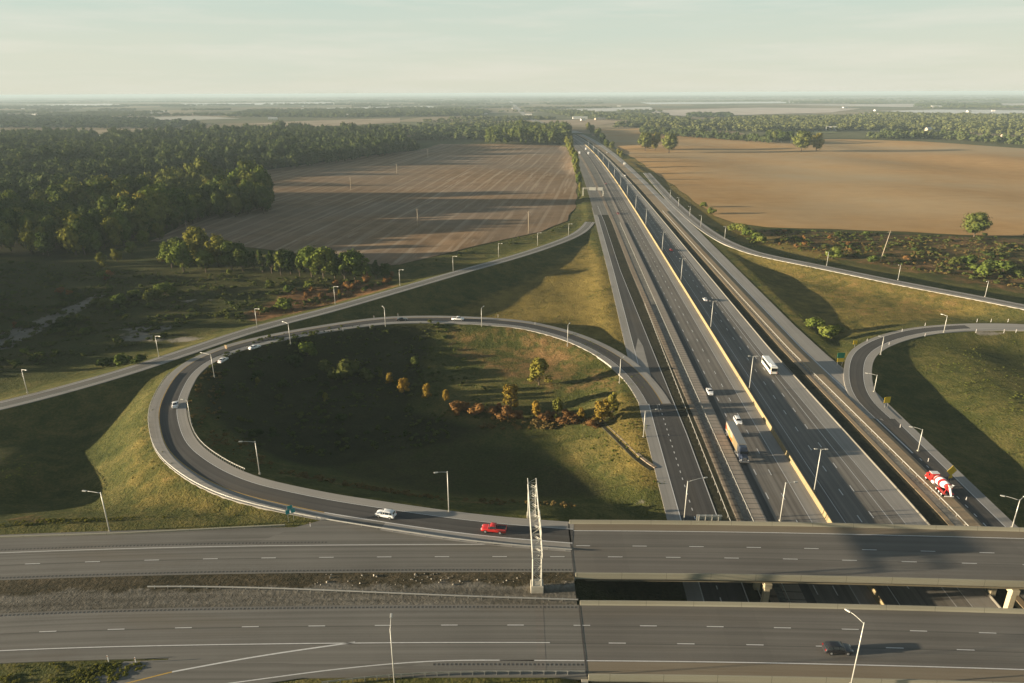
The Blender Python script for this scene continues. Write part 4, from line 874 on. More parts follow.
def car(kind, name, paint, label, group=None, cat=None):
    c = CARS[kind]; L, Wd = c['L'], c['W'] / 2; root = empty(name, (0, 0, 0), 0, label, cat or kind.replace('suv', 'car').replace('sedan', 'car').replace('pickup', 'pickup truck'), group)
    st = []
    for fx, zt, wf in c['st']:
        x = L / 2 - fx * L; w = Wd * wf; low = c['low']; bz = min(c['belt'], zt - 0.02); tz = zt; rw = w * (0.74 if zt > c['belt'] + 0.2 else 0.90)
        half = [(w * 0.86, low), (w * 0.98, low + 0.12), (w, (low + bz) / 2), (w * 0.97, bz), (rw, tz - 0.03), (rw * 0.7, tz)]
        st.append((x, half + [(-y, z) for y, z in half[::-1]]))
    vs, fs = loft(st); m = MB(); m.add(vs, fs); b = m.build('body', MAT[paint], root, True); b.data.polygons.foreach_set('use_smooth', [len(p.vertices) == 4 for p in b.data.polygons])
    def pt(i, j): x, r = st[i]; return Vector((x, *r[j]))
    def pane(nm, P, inset, push):
        ctr = sum(P, Vector()) / 4; nrm = (P[1] - P[0]).cross(P[3] - P[0]).normalized()
        if nrm.dot(ctr - Vector((0, 0, 0.7))) < 0: nrm = -nrm
        Q = [p.lerp(ctr, inset) + nrm * push for p in P]; m = MB(); m.add(Q + [q - nrm * 0.03 for q in Q], [(0, 1, 2, 3), (7, 6, 5, 4), (0, 4, 5, 1), (1, 5, 6, 2), (2, 6, 7, 3), (3, 7, 4, 0)]); m.build(nm, MAT['glass_dark'], root)
    a, bb = c['ws']; pane('windscreen', [pt(a, 4), pt(bb, 4), pt(bb, 7), pt(a, 7)], 0.10, 0.035)
    a, bb = c['rw']; pane('rear_window', [pt(a, 4), pt(bb, 4), pt(bb, 7), pt(a, 7)], 0.16, 0.035)
    for lo_, hi_ in ((3, 4), (8, 7)):
        for a, bb in c['sw']:
            P = [pt(a, lo_), pt(bb, lo_), pt(bb, hi_), pt(a, hi_)]; pane('side_window', P, 0.13, 0.03)
    for fx in c['wb']:
        for sg in (-1, 1): wheel(root, L / 2 - fx * L, sg * (Wd - 0.10), c['r'], 0.24)
    zf = c['st'][1][1] - 0.1
    for sg in (-1, 1):
        m = MB(); m.box((L / 2 - 0.06, sg * Wd * 0.62, zf), (0.16, 0.36, 0.17), 0.03); m.build('headlight', MAT['headlight'], root)
        m = MB(); m.box((-L / 2 + 0.07, sg * Wd * 0.72, c['belt'] - 0.14), (0.16, 0.26, 0.26), 0.03); m.build('tail_light', MAT['tail_red'], root)
        m = MB(); m.box((L / 2 - 0.31 * L, sg * (Wd + 0.07), c['belt'] + 0.06), (0.14, 0.2, 0.15), 0.03); m.build('mirror', MAT[paint], root)
    for sx in (-1, 1): m = MB(); m.box((sx * (L / 2 - 0.03), 0, c['low'] + 0.16), (0.14, Wd * 1.6, 0.2), 0.04); m.build('bumper', MAT['plastic_black' if kind != 'sedan' else paint], root)
    m = MB(); m.box((L / 2 - 0.015, 0, zf - 0.14), (0.06, Wd * 0.8, 0.16), 0.02); m.build('grille', MAT['plastic_black'], root)
    if kind == 'pickup':
        x0, x1 = L / 2 - 0.625 * L, L / 2 - 0.985 * L; m = MB(); m.box(((x0 + x1) / 2, 0, c['belt'] + 0.01), (abs(x1 - x0) - 0.1, Wd * 1.66, 0.05), 0); m.build('bed_cover', MAT['plastic_black'], root)
        for sg in (-1, 1): m = MB(); m.box(((x0 + x1) / 2, sg * Wd * 0.89, c['belt'] + 0.06), (abs(x1 - x0), 0.12, 0.14), 0.02); m.build('bed_rail', MAT[paint], root)
    return root
def put(o, path, px, py, rev=False, dz=0.03, zfix=None):
    s_, u_, q = path.pix(px, py); q = path.at(s_, u_); o.location = (q[0], q[1], q[2] + dz); o.rotation_euler = (0, 0, path.heading(s_) + (math.pi if rev else 0)); return o
put(car('suv', 'car', 'paint_white', 'white crossover car turning off the crossroad onto the left loop'), LOOPL, 386, 516.5)
put(car('pickup', 'pickup_truck', 'paint_red', 'bright red pickup truck just left of the sign gantry'), LOOPL, 494, 531.5)
put(car('suv', 'car', 'paint_black', 'black car casting a long shadow on the near bridge'), LO, 837, 651.5, dz=0.03)
wc = car('sedan', 'car', 'paint_white', 'white car at the leftmost bend of the loop', 'white cars on the left loop'); put(wc, LOOPL, 175.5, 406)
o = copy_tree(wc); o['label'] = 'white car climbing the loop, the lower of two close together'; put(o, LOOPL, 223, 361.5)
o = copy_tree(wc); o['label'] = 'white car ahead of another, passing the brownish sign on the loop'; put(o, LOOPL, 254.5, 348.5)
put(car('sedan', 'car', 'paint_black', 'dark car at the top of the left loop'), LOOPL, 402, 320.5)
put(car('pickup', 'pickup_truck', 'paint_white', 'white pickup truck at the top of the left loop'), LOOPL, 458, 320.3)
hc = copy_tree(wc); hc['label'] = 'white car driving toward the bridge ahead of the lorry, close to the apron'; hc['group'] = 'cars on the highway'; put(hc, MAIN, 709.5, 393, True)
o = car('suv', 'car', 'paint_white', 'white car overtaking beside the trailer of the lorry', 'cars on the highway'); put(o, MAIN, 737.5, 422.5, True)
o = copy_tree(hc); o['label'] = 'pale car in the shaded lane by the third median lamp'; put(o, MAIN, 705, 300.5)
mar = car('sedan', 'car', 'paint_maroon', 'dark red car in the right carriageway by the fourth median lamp', 'cars on the highway'); put(mar, MAIN, 671, 250.5)
# lorry
def lorry():
    r = empty('lorry', (0, 0, 0), 0, 'dark blue lorry pulling a long grey trailer with colourful side', 'lorry')
    m = MB(); m.box((-4.6, 0, 2.62), (14.6, 2.55, 2.8), 0.05); tr = m.build('trailer', MAT['trailer_grey'], r)
    for sg in (-1, 1):
        m = MB(); m.add([(2.6, sg * 1.281, 1.3), (-11.8, sg * 1.281, 1.3), (-11.8, sg * 1.281, 3.95), (2.6, sg * 1.281, 3.95), (2.6, sg * 1.27, 1.3), (-11.8, sg * 1.27, 1.3), (-11.8, sg * 1.27, 3.95), (2.6, sg * 1.27, 3.95)], [(0, 1, 2, 3), (4, 7, 6, 5), (0, 3, 7, 4), (1, 5, 6, 2), (3, 2, 6, 7), (0, 4, 5, 1)]); m.build('side_panel', MAT['livery'], tr)
    m = MB(); m.box((-11.92, 0, 2.62), (0.05, 2.4, 2.6), 0); m.build('rear_door', MAT['paint_silver'], tr)
    m = MB(); m.box((-4.2, 0, 1.1), (13.4, 1.1, 0.25), 0.02); m.build('chassis', MAT['plastic_black'], r)
    m = MB(); m.box((4.55, 0, 2.0), (1.9, 2.4, 2.4), 0.14); m.box((4.0, 0, 3.45), (1.9, 2.3, 1.0), 0.2, taper=0.88); m.box((6.3, 0, 1.5), (2.0, 1.9, 1.25), 0.16, taper=0.92); cb = m.build('cab', MAT['paint_navy'], r)
    m = MB(); m.box((5.47, 0, 2.62), (0.08, 2.1, 0.85), 0.02); m.build('windscreen', MAT['glass_dark'], cb)
    for sg in (-1, 1):
        m = MB(); m.box((4.7, sg * 1.2, 2.55), (0.95, 0.05, 0.75), 0.01); m.build('side_window', MAT['glass_dark'], cb)
        m = MB(); m.box((6.35, sg * 1.05, 1.0), (1.6, 0.5, 0.6), 0.14); m.build('mudguard', MAT['paint_navy'], r)
        m = MB(); m.box((7.2, sg * 0.95, 1.15), (0.2, 0.35, 0.25), 0.04); m.build('headlight', MAT['headlight'], r)
        m = MB(); m.tube([(3.45, sg * 1.15, 1.0), (3.45, sg * 1.15, 4.2)], 0.09, 8); m.build('exhaust_pipe', MAT['chrome'], r)
        m = MB(); m.disc((3.9, sg * 1.0, 0.75), (1, 0, 0), 0.33, 1.3, 12); m.build('fuel_tank', MAT['chrome'], r)
        m = MB(); m.box((5.3, sg * 1.42, 2.5), (0.12, 0.25, 0.6), 0.03); m.build('mirror', MAT['plastic_black'], cb)
        wheel(r, 6.3, sg * 1.0, 0.5, 0.34)
        for x in (2.3, 1.0, -9.4, -10.7): wheel(r, x, sg * 0.95, 0.5, 0.55)
    m = MB(); m.box((7.3, 0, 1.4), (0.08, 0.9, 0.9), 0.02); m.build('grille', MAT['chrome'], r); m = MB(); m.box((7.4, 0, 0.65), (0.3, 2.4, 0.4), 0.06); m.build('bumper', MAT['chrome'], r)
    return r
t = NT('livery'); p = t.coord(); v = t.n('ShaderNodeTexVoronoi'); t.l(t.mapping(p, (0.35, 0.35, 0.6)), v.inputs['Vector']); v.inputs['Scale'].default_value = 1.0
sp_ = t.n('ShaderNodeSeparateColor'); t.l(v.outputs['Color'], sp_.inputs[0])
cc = t.ramp(sp_.outputs[0], [(0.0, (0.30, 0.26, 0.20)), (0.25, (0.36, 0.11, 0.03)), (0.5, (0.36, 0.22, 0.06)), (0.68, (0.26, 0.03, 0.02)), (0.85, (0.42, 0.38, 0.32))]); cc.node.color_ramp.interpolation = 'CONSTANT'
sx = t.n('ShaderNodeSeparateXYZ'); t.l(p, sx.inputs[0]); k = t.ramp(t.math('MULTIPLY', t.math('ADD', sx.outputs['X'], 12.0), 1 / 14.5), [(0.55, 1.0), (0.75, 0.0)])
MAT['livery'] = t.bsdf(t.mix(k, (0.20, 0.155, 0.085), cc), 0.4, 0.4)
put(lorry(), MAIN, 738.3, 451.5, True)
def coach():
    r = empty('coach', (0, 0, 0), 0, 'long coach with white roof and dark windows driving away', 'coach')
    m = MB(); m.box((0, 0, 1.85), (12.6, 2.55, 2.9), 0.18); b = m.build('body', MAT['paint_cream'], r)
    m = MB(); m.box((0, 0, 3.32), (12.0, 2.3, 0.14), 0.05); m.build('roof_panel', MAT['paint_white'], r); m = MB(); m.box((-3.5, 0, 3.45), (2.2, 1.5, 0.2), 0.06); m.build('roof_unit', MAT['paint_white'], r)
    for sg in (-1, 1):
        for k in range(7): m = MB(); m.box((5.0 - k * 1.66, sg * 1.27, 2.35), (1.6, 0.05, 1.35), 0.01); m.build('side_window', MAT['glass_dark'], b)
        for x in (4.2, -3.4, -4.7): wheel(r, x, sg * 1.08, 0.5, 0.35)
        m = MB(); m.box((-6.29, sg * 1.0, 1.2), (0.08, 0.3, 0.4), 0.02); m.build('tail_light', MAT['tail_red'], r); m = MB(); m.box((6.29, sg * 0.95, 0.9), (0.08, 0.4, 0.25), 0.02); m.build('headlight', MAT['headlight'], r)
        m = MB(); m.box((6.3, sg * 1.4, 2.6), (0.2, 0.25, 0.55), 0.04); m.build('mirror', MAT['plastic_black'], r)
    m = MB(); m.box((6.28, 0, 2.2), (0.08, 2.3, 1.7), 0.02); m.build('windscreen', MAT['glass_dark'], b); m = MB(); m.box((-6.28, 0, 2.3), (0.08, 2.3, 1.3), 0.02); m.build('rear_window', MAT['glass_dark'], b)
    m = MB(); m.box((-6.3, 0, 0.55), (0.2, 2.5, 0.35), 0.05); m.build('bumper', MAT['plastic_black'], r)
    return r
put(coach(), MAIN, 769, 369.5)
def mixer():
    r = empty('concrete_mixer', (0, 0, 0), 0, 'red and white concrete mixer truck beside the yellow diamond sign', 'mixer truck')
    m = MB(); m.box((-0.6, 0, 0.95), (8.6, 1.0, 0.3), 0.04); m.build('chassis', MAT['plastic_black'], r)
    m = MB(); m.box((3.2, 0, 2.05), (1.8, 2.4, 2.1), 0.16, taper=0.94); m.box((4.55, 0, 1.5), (1.5, 1.9, 1.15), 0.16); cb = m.build('cab', MAT['paint_red'], r)
    m = MB(); m.box((4.08, 0, 2.5), (0.08, 2.0, 0.75), 0.02); m.build('windscreen', MAT['glass_dark'], cb)
    m = MB(); m.box((3.2, 0, 3.14), (1.5, 2.1, 0.08), 0.02); m.build('roof_panel', MAT['drum_white'], cb)
    m = MB(); m.box((5.33, 0, 1.5), (0.08, 0.9, 0.8), 0.02); m.build('grille', MAT['chrome'], r); m = MB(); m.box((5.4, 0, 0.7), (0.25, 2.35, 0.35), 0.05); m.build('bumper', MAT['chrome'], r)
    a, b_ = Vector((2.0, 0, 2.1)), Vector((-4.3, 0, 3.15)); R0 = [0.55, 1.0, 1.22, 1.25, 1.2, 1.0, 0.75, 0.5]; T = [0, .1, .28, .42, .56, .72, .88, 1]
    m = MB(); m.tube([a.lerp(b_, q) for q in T], R0, 20); m.build('drum', MAT['drum_paint'], r, True)
    m = MB(); m.tube([a.lerp(b_, q) for q in (0.92, 1.03)], [0.75, 0.8], 16); m.build('drum_ring', MAT['paint_red'], r)
    m = MB(); m.add([(-4.2, -0.5, 3.9), (-5.0, -0.7, 4.1), (-5.0, 0.7, 4.1), (-4.2, 0.5, 3.9), (-4.5, -0.25, 3.1), (-4.8, -0.25, 3.1), (-4.8, 0.25, 3.1), (-4.5, 0.25, 3.1)], [(0, 4, 5, 1), (1, 5, 6, 2), (2, 6, 7, 3), (3, 7, 4, 0), (4, 7, 6, 5)]); m.build('hopper', MAT['drum_white'], r)
    m = MB(); m.tube([(-4.6, 0, 3.0), (-5.3, 0, 2.2), (-5.8, 0, 1.4)], [0.28, 0.25, 0.2], 10); m.build('chute', MAT['drum_white'], r)
    for sg in (-1, 1):
        m = MB(); m.box((-2.9, sg * 0.98, 1.28), (3.6, 0.7, 0.12), 0.03); m.build('mudguard', MAT['paint_red'], r)
        m = MB(); m.tube([(-3.9, sg * 0.8, 1.0), (-4.2, sg * 0.5, 3.0)], 0.1, 8); m.build('drum_support', MAT['paint_red'], r)
        m = MB(); m.box((3.3, sg * 1.2, 2.4), (0.85, 0.05, 0.65), 0.01); m.build('side_window', MAT['glass_dark'], cb)
        m = MB(); m.box((4.6, sg * 1.05, 1.05), (1.4, 0.4, 0.5), 0.12); m.build('mudguard', MAT['paint_red'], r)
        m = MB(); m.box((5.3, sg * 0.9, 1.2), (0.2, 0.3, 0.25), 0.04); m.build('headlight', MAT['headlight'], r)
        m = MB(); m.disc((1.2, sg * 1.0, 1.3), (1, 0, 0), 0.36, 1.2, 12); m.build('water_tank', MAT['drum_white'], r)
        wheel(r, 4.6, sg * 1.02, 0.52, 0.36, 'drum_white')
        for x in (-0.9, -2.3, -3.6): wheel(r, x, sg * 0.95, 0.52, 0.55, 'drum_white')
    m = MB(); m.box((-5.05, 0, 0.85), (0.12, 2.3, 0.25), 0.03); m.build('rear_bar', MAT['drum_white'], r)
    return r
t = NT('drum_paint'); p = t.coord(); w = t.n('ShaderNodeTexWave', wave_type='BANDS', bands_direction='X'); t.l(t.mapping(p, (1, 0.9, 1.0), (0, 0, 0.45)), w.inputs['Vector']); w.inputs['Scale'].default_value = 0.16; w.inputs['Phase Offset'].default_value = 2.2
MAT['drum_paint'] = t.bsdf(t.ramp(w.outputs['Fac'], [(0.55, (0.75, 0.73, 0.70)), (0.6, (0.45, 0.02, 0.02))]), 0.35, 0.5)
mx = mixer(); put(mx, MAIN, 938.5, 489)
# far traffic
far = [(625, 176, hc, False, 'white car beyond the bend of the right carriageway, nearest of the far traffic'), (607, 153, hc, False, 'white car far up the right carriageway'), (574, 137.5, hc, True, 'white car at the far end of the highway'), (606, 184, mar, True, 'dark car far up the left carriageway'), (618, 214, mar, True, 'dark red car passing the far gantry'), (700, 278, mar, False, None), (583, 143, hc, True, 'pale car among the far traffic coming down the highway'), (594, 147.5, hc, False, 'pale car among the far traffic going away')]
for px, py, src, rev, lab in far:
    if lab is None: continue
    o = copy_tree(src); o['label'] = lab; o['group'] = 'far cars on the highway'; put(o, MAIN, px, py, rev)
def van(name, label, L=7.5, paint='paint_white', cabp='paint_white', H=3.6):
    r = empty(name, (0, 0, 0), 0, label, 'truck', 'far trucks on the highway')
    m = MB(); m.box((-0.9, 0, H / 2 + 0.45), (L - 1.9, 2.5, H - 0.9), 0.06); m.build('cargo_box', MAT[paint], r)
    m = MB(); m.box((L / 2 - 0.95, 0, 1.55), (1.8, 2.3, 2.0), 0.18, taper=0.92); cb = m.build('cab', MAT[cabp], r)
    m = MB(); m.box((L / 2 - 0.08, 0, 2.0), (0.08, 1.95, 0.75), 0.02); m.build('windscreen', MAT['glass_dark'], cb)
    for sg in (-1, 1):
        for x in (L / 2 - 1.1, -L / 2 + 1.4): wheel(r, x, sg * 1.0, 0.48, 0.35)
    return r
tk = van('box_truck', 'white box truck with a reddish cab, driving away up the right carriageway', 8, 'paint_cream', 'paint_red'); put(tk, MAIN, 624.5, 165)
tk2 = van('box_truck', 'tall white truck in the far traffic jam by the plaza', 10, 'paint_white', 'paint_white', 4.0); put(tk2, MAIN, 588.5, 154.5, True)
o = copy_tree(tk2); o['label'] = 'white truck behind another in the far traffic, on the left carriageway'; put(o, MAIN, 586, 150, True)
o = copy_tree(tk2); o['label'] = 'white truck parked on the paved area left of the far highway'; put(o, MAIN, 579.5, 154, True)
# ------------------------------------------------------------------ trees
def ico(sub):
    bm = bmesh.new(); bmesh.ops.create_icosphere(bm, subdivisions=sub, radius=1.0); bm.verts.index_update()
    v = np.array([x.co for x in bm.verts]); f = np.array([[x.index for x in q.verts] for q in bm.faces]); bm.free(); return v, f
ICO1, ICO2 = ico(1), ico(2)
def crown(seed, w, h, base_h, lumps, leaves, leaf, shape='round', core=0.72, sub=1):
    """crown of width w and total tree height h: leaf clumps over uneven masses; returns triangle soup"""
    r = np.random.default_rng(seed); V, F = [], []; o = 0
    R, hh = w / 2, (h - base_h) / 2; C = []
    for k in range(lumps):
        a = r.uniform(0, 2 * math.pi); q = r.uniform(0.15, 1.0) ** 0.6; zz = r.uniform(-0.75, 0.9)
        env = math.sqrt(max(0.05, 1 - zz * zz)) if shape == 'round' else (1 - 0.62 * (zz + 1) / 2) * 0.95 if shape == 'tall' else math.sqrt(max(0.05, 1 - max(0, zz) ** 2))
        rad = R * r.uniform(0.30, 0.50) * (0.62 if shape == 'tall' else 1)
        C.append((math.cos(a) * (R - rad * 0.75) * q * env, math.sin(a) * (R - rad * 0.75) * q * env, base_h + hh + zz * (hh - rad * 0.6), rad))
    C.append((0, 0, base_h + hh, R * 0.55))
    iv, jf = (ICO1 if sub == 1 else ICO2)
    for x, y, z, rad in C:
        v = iv * (rad * core) * r.uniform(0.82, 1.15, (len(iv), 1)) * np.array([1, 1, min(1.0, hh / R * 1.1)]); V.append(v + [x, y, z]); F.append(jf + o); o += len(v)
    C = np.array(C); n = leaves
    if n:
        k = r.integers(0, len(C), n); d = r.normal(size=(n, 3)); d /= np.linalg.norm(d, axis=1)[:, None]
        p = C[k, :3] + d * C[k, 3:4] * r.uniform(0.7, 1.22, (n, 1)) * np.array([1, 1, min(1.0, hh / R * 1.1)])
        nn = d + r.normal(size=(n, 3)) * 0.24; nn /= np.linalg.norm(nn, axis=1)[:, None]
        t = np.cross(nn, r.normal(size=(n, 3))); t /= np.linalg.norm(t, axis=1)[:, None]; b = np.cross(nn, t)
        s = leaf * r.uniform(0.6, 1.35, (n, 1))
        v = np.stack([p - t * s - b * s * 0.7, p + t * s - b * s * 0.55, p + t * s * 0.5 + b * s * 0.8, p - t * s * 0.7 + b * s * 0.6], 1).reshape(-1, 3)
        q = o + np.arange(n)[:, None] * 4; V.append(v); F.append(q + [0, 1, 2]); F.append(q + [0, 2, 3])
    return np.vstack(V), np.vstack(F)
def trunk_mb(seed, h, base_h, r):
    q = random.Random(seed); m = MB(); top = h * 0.72
    m.tube([(0, 0, -0.4), (0.05 * h * q.uniform(-.3, .3), 0, base_h), (0.03 * h * q.uniform(-1, 1), 0.02 * h * q.uniform(-1, 1), top)], [r * 1.3, r, r * 0.3], 7)
    for k in range(5):
        a = k * 1.26 + q.uniform(0, .6); z0 = base_h * q.uniform(0.8, 1.5); l = h * 0.3
        m.tube([(0, 0, z0), (math.cos(a) * l * .5, math.sin(a) * l * .5, z0 + l * .45), (math.cos(a) * l, math.sin(a) * l, z0 + l)], [r * .5, r * .32, r * .12], 5)
    return m
# prototypes are unit-height trees in metres; each is (crown mesh, trunk mesh, height, width)
PROTO = {}
def proto(key, mat, seeds, w, h, base_h, lumps, leaves, leaf, shape='round', tr=0.3, core=0.68):
    for i, sd in enumerate(seeds):
        v, f = crown(sd, w, h, base_h, lumps, leaves, leaf, shape, core)
        tm = trunk_mb(sd, h, max(base_h, h * 0.15), tr); t_me = bpy.data.meshes.new('trunk'); t_me.from_pydata(tm.v, [], tm.f); t_me.materials.append(MAT['bark'])
        PROTO[key, i] = (np_mesh('crown', v, f, MAT[mat], 3), t_me, h, w)
    PROTO[key] = len(seeds)
proto('oak', 'leaf_wood', (11, 12, 13, 14), 11.5, 14, 0.8, 22, 1500, 0.48)
proto('broad', 'leaf_green', (21, 22, 23), 11.5, 14, 0.8, 22, 1500, 0.46)
proto('olive', 'leaf_olive', (31, 32), 10, 13, 0.8, 18, 1300, 0.45)
proto('tall', 'leaf_dark', (41, 42, 43), 7, 13, 0.3, 16, 1100, 0.40, 'tall')
proto('tallgreen', 'leaf_green', (44, 45), 7, 13, 0.3, 16, 1100, 0.40, 'tall')
proto('solitary', 'leaf_wood', (51, 52), 15, 16, 1.8, 36, 2600, 0.46)
proto('gold', 'leaf_gold', (61, 62, 63, 66), 6.0, 8, 0.3, 24, 1900, 0.24, 'tall', 0.14, 0.5)
proto('lime', 'leaf_olive', (64, 65), 7.0, 8.5, 0.3, 26, 1900, 0.25, 'tall', 0.14, 0.5)
proto('rust', 'leaf_rust', (71, 72), 4.6, 4.2, 0.1, 9, 800, 0.22, 'bush', 0.08)
proto('shrub', 'leaf_dark', (81, 82, 83), 5.5, 3.8, 0.0, 10, 800, 0.24, 'bush', 0.08)
proto('brightshrub', 'leaf_green', (84, 85), 5.5, 3.8, 0.0, 10, 800, 0.24, 'bush', 0.08)
NT_ = [0]
def plant(name, key, pos, h, label, cat, group=None, wscale=1.0, lean=0.0):
    NT_[0] += 1; rr_ = random.Random(NT_[0]); k = rr_.randrange(PROTO[key]); cm, tm, h0, w0 = PROTO[key, k]
    s = h / h0; o = empty(name, tuple(pos), rr_.uniform(0, 6.28), label, cat, group); o.scale = (s * wscale, s * wscale, s)
    c = link('crown', cm, o); t_ = link('trunk' if cat == 'tree' else 'stem', tm, o); return o
def hpx(pos, px_h):
    d = Vector(pos) - Vector((0, 0, CAMH)); dep = d.dot(Vector(cF)); return px_h * dep / FPX / 0.94
def tree_px(name, key, px, py, ph, label, cat='tree', group=None, ws=1.0):
    b = on_ground(px, py); return plant(name, key, b, hpx(b, ph), label, cat, group, ws)
# autumn trees along the ditch inside the left loop
g_ = 'autumn trees along the ditch in the left loop'
for key, px, py, ph, ws, lab in [('lime', 539, 385, 25, 1.1, 'largest yellow green tree in the loop, standing apart above the ditch row'), ('gold', 511, 408, 23, 1.05, 'tall orange yellow tree in the ditch row left of the others'),
        ('gold', 536, 419, 19, .8, 'golden tree in the ditch row between two larger ones'), ('lime', 557, 419, 20, .8, 'slender green and orange tree in the ditch row'), ('gold', 581, 421, 13, .9, 'small golden tree in the ditch row near the drain'),
        ('gold', 602, 423, 22, 1.15, 'broad golden tree at the right end of the ditch row'), ('lime', 612, 414, 20, .8, 'green tree behind the broad golden one at the right end of the row'),
        ('gold', 404, 395, 18, .85, 'bushy yellow tree, biggest of the small ones left of the row'), ('gold', 427, 400, 16, .75, 'small yellow orange tree in the middle of the loop'), ('gold', 390, 385, 12, .8, 'small yellow tree leftmost but one in the loop'),
        ('lime', 381, 379, 9, .7, 'tiny pale tree at the left start of the ditch row'), ('gold', 446, 402, 13, .7, 'thin yellow brown tree in the middle of the loop')]:
    tree_px('autumn_tree', key, px, py, ph * 1.08, lab, 'tree', g_, ws * 1.2)
for k, (px, py, ph) in enumerate([(458, 413, 10), (477, 415, 10), (508, 420, 11), (492, 415, 7), (563, 425, 8), (568, 420, 9), (552, 420, 7), (519, 418, 7), (592, 428, 8), (466, 410, 7), (498, 411, 6), (545, 421, 8), (573, 424, 8)]):
    tree_px('rusty_bush', 'rust', px, py, ph * 1.25, 'low rust coloured bush in the ditch row inside the left loop', 'bush', 'rust coloured bushes in the ditch', 1.35)
for key, px, py, ph, ws, lab in [('brightshrub', 308, 357, 15, .9, 'green bush just inside the top left of the loop'), ('shrub', 345, 378, 19, 1.2, 'large dark green bush inside the loop'), ('lime', 326, 402, 10, 1.0, 'yellow topped bush in the shade of the loop'), ('lime', 258, 386, 9, 1.0, 'olive bush at the left inside of the loop'),
        ('shrub', 295, 366, 12, 1.1, 'dark bush beside the green one in the loop'), ('shrub', 366, 380, 12, 1.1, 'dark bush just left of the small yellow trees'), ('shrub', 326, 372, 12, 1.2, 'dark bush between two larger ones inside the loop')]:
    tree_px('bush', key, px, py, ph, lab, 'bush', 'bushes inside the left loop', ws)
rs = random.Random(5)
for k in range(26):
    px, py = rs.uniform(215, 420), rs.uniform(362, 440)
    if px < 225 + (440 - py) * 0.3: continue
    tree_px('bush', 'shrub', px, py, rs.uniform(4, 8), 'low dark bush scattered in the shaded left half of the loop', 'bush', 'low bushes inside the left loop', rs.uniform(.9, 1.5))
# hedgerow between the scrub and the stubble field
hedge = [(172, 268, 26, 'broad'), (184, 272, 30, 'broad'), (198, 262, 33, 'olive'), (206, 272, 22, 'broad'), (219, 266, 30, 'olive'), (232, 270, 27, 'oak'), (243, 271, 22, 'oak'), (254, 271, 20, 'tall'), (263, 272, 22, 'tall'), (272, 273, 22, 'tall'), (281, 275, 24, 'tallgreen'), (291, 274, 22, 'oak'), (300, 276, 20, 'tall'), (312, 277, 30, 'broad'), (324, 278, 30, 'broad'),
         (335, 278, 22, 'oak'), (345, 280, 27, 'tallgreen'), (355, 279, 27, 'broad'), (367, 280, 22, 'tallgreen'), (376, 279, 19, 'tall'), (386, 278, 15, 'oak'), (240, 264, 20, 'oak'), (226, 261, 20, 'broad'), (306, 271, 22, 'oak'), (330, 271, 22, 'oak'), (350, 273, 22, 'oak'), (180, 262, 24, 'oak'), (285, 268, 18, 'oak')]
hl = {'broad': 'green broadleaf tree in the hedgerow below the stubble field', 'olive': 'yellow green tree standing tallest at the left of the hedgerow', 'oak': 'dark round tree in the hedgerow below the stubble field', 'tall': 'dark slender tree in the hedgerow below the stubble field', 'tallgreen': 'green slender tree in the hedgerow below the stubble field'}
for px, py, ph, key in hedge: tree_px('hedgerow_tree', key, px, py, ph, hl[key], 'tree', f'{hl[key].split(" in ")[0].split(" standing")[0]}s of the hedgerow', 1.0)
for px, py, ph, key, lab in [(160, 240, 16, 'olive', 'pale yellow green tree by the utility pole'), (145, 246, 15, 'broad', 'green tree left of the utility pole below the wood'), (118, 262, 14, 'olive', 'yellowish tree on the edge of the scrub below the wood'), (103, 268, 15, 'olive', 'brownish yellow tree leftmost along the scrub edge'), (132, 255, 14, 'broad', 'green tree along the scrub edge between two yellowish ones')]:
    tree_px('tree', key, px, py, ph, lab, 'tree', 'trees at the scrub edge', 1.0)
for k, (px, py, ph, key) in enumerate([(165, 295, 12, 'brightshrub'), (118, 304, 10, 'brightshrub'), (135, 298, 8, 'brightshrub'), (152, 300, 11, 'shrub'), (105, 308, 10, 'shrub'), (125, 365, 11, 'brightshrub'), (105, 366, 10, 'shrub'), (285, 310, 12, 'brightshrub'), (140, 366, 9, 'shrub'), (60, 330, 9, 'shrub'), (80, 322, 8, 'shrub'), (290, 292, 7, 'brightshrub'), (310, 288, 7, 'brightshrub'), (270, 287, 7, 'shrub')]):
    tree_px('bush', key, px, py, ph, ('sunlit green bush' if key != 'shrub' else 'dark green bush') + ' in the scrub above the entry ramp', 'bush', ('sunlit' if key != 'shrub' else 'dark') + ' bushes in the scrub', 1.2)
for k in range(85):
    px, py = rs.uniform(-30, 300), rs.uniform(262, 372)
    if py > 372 - px * 0.42: continue
    b = on_ground(px, py)
    plant('bush', rs.choice(['shrub', 'shrub', 'shrub', 'brightshrub', 'rust']), b, rs.uniform(1.8, 4.8), 'small straggly bush in the scrub above the entry ramp', 'bush', 'small bushes in the scrub', rs.uniform(1, 1.6))
for k in range(16):
    px = rs.uniform(300, 392); py = 300 - (px - 300) * 0.2 + rs.uniform(-8, 4)
    tree_px('bush', rs.choice(['rust', 'rust', 'gold']), px, py, rs.uniform(4, 7), 'reddish bush on the bank between the hedgerow and the ramp', 'bush', 'reddish bushes on the ramp bank', 1.3)
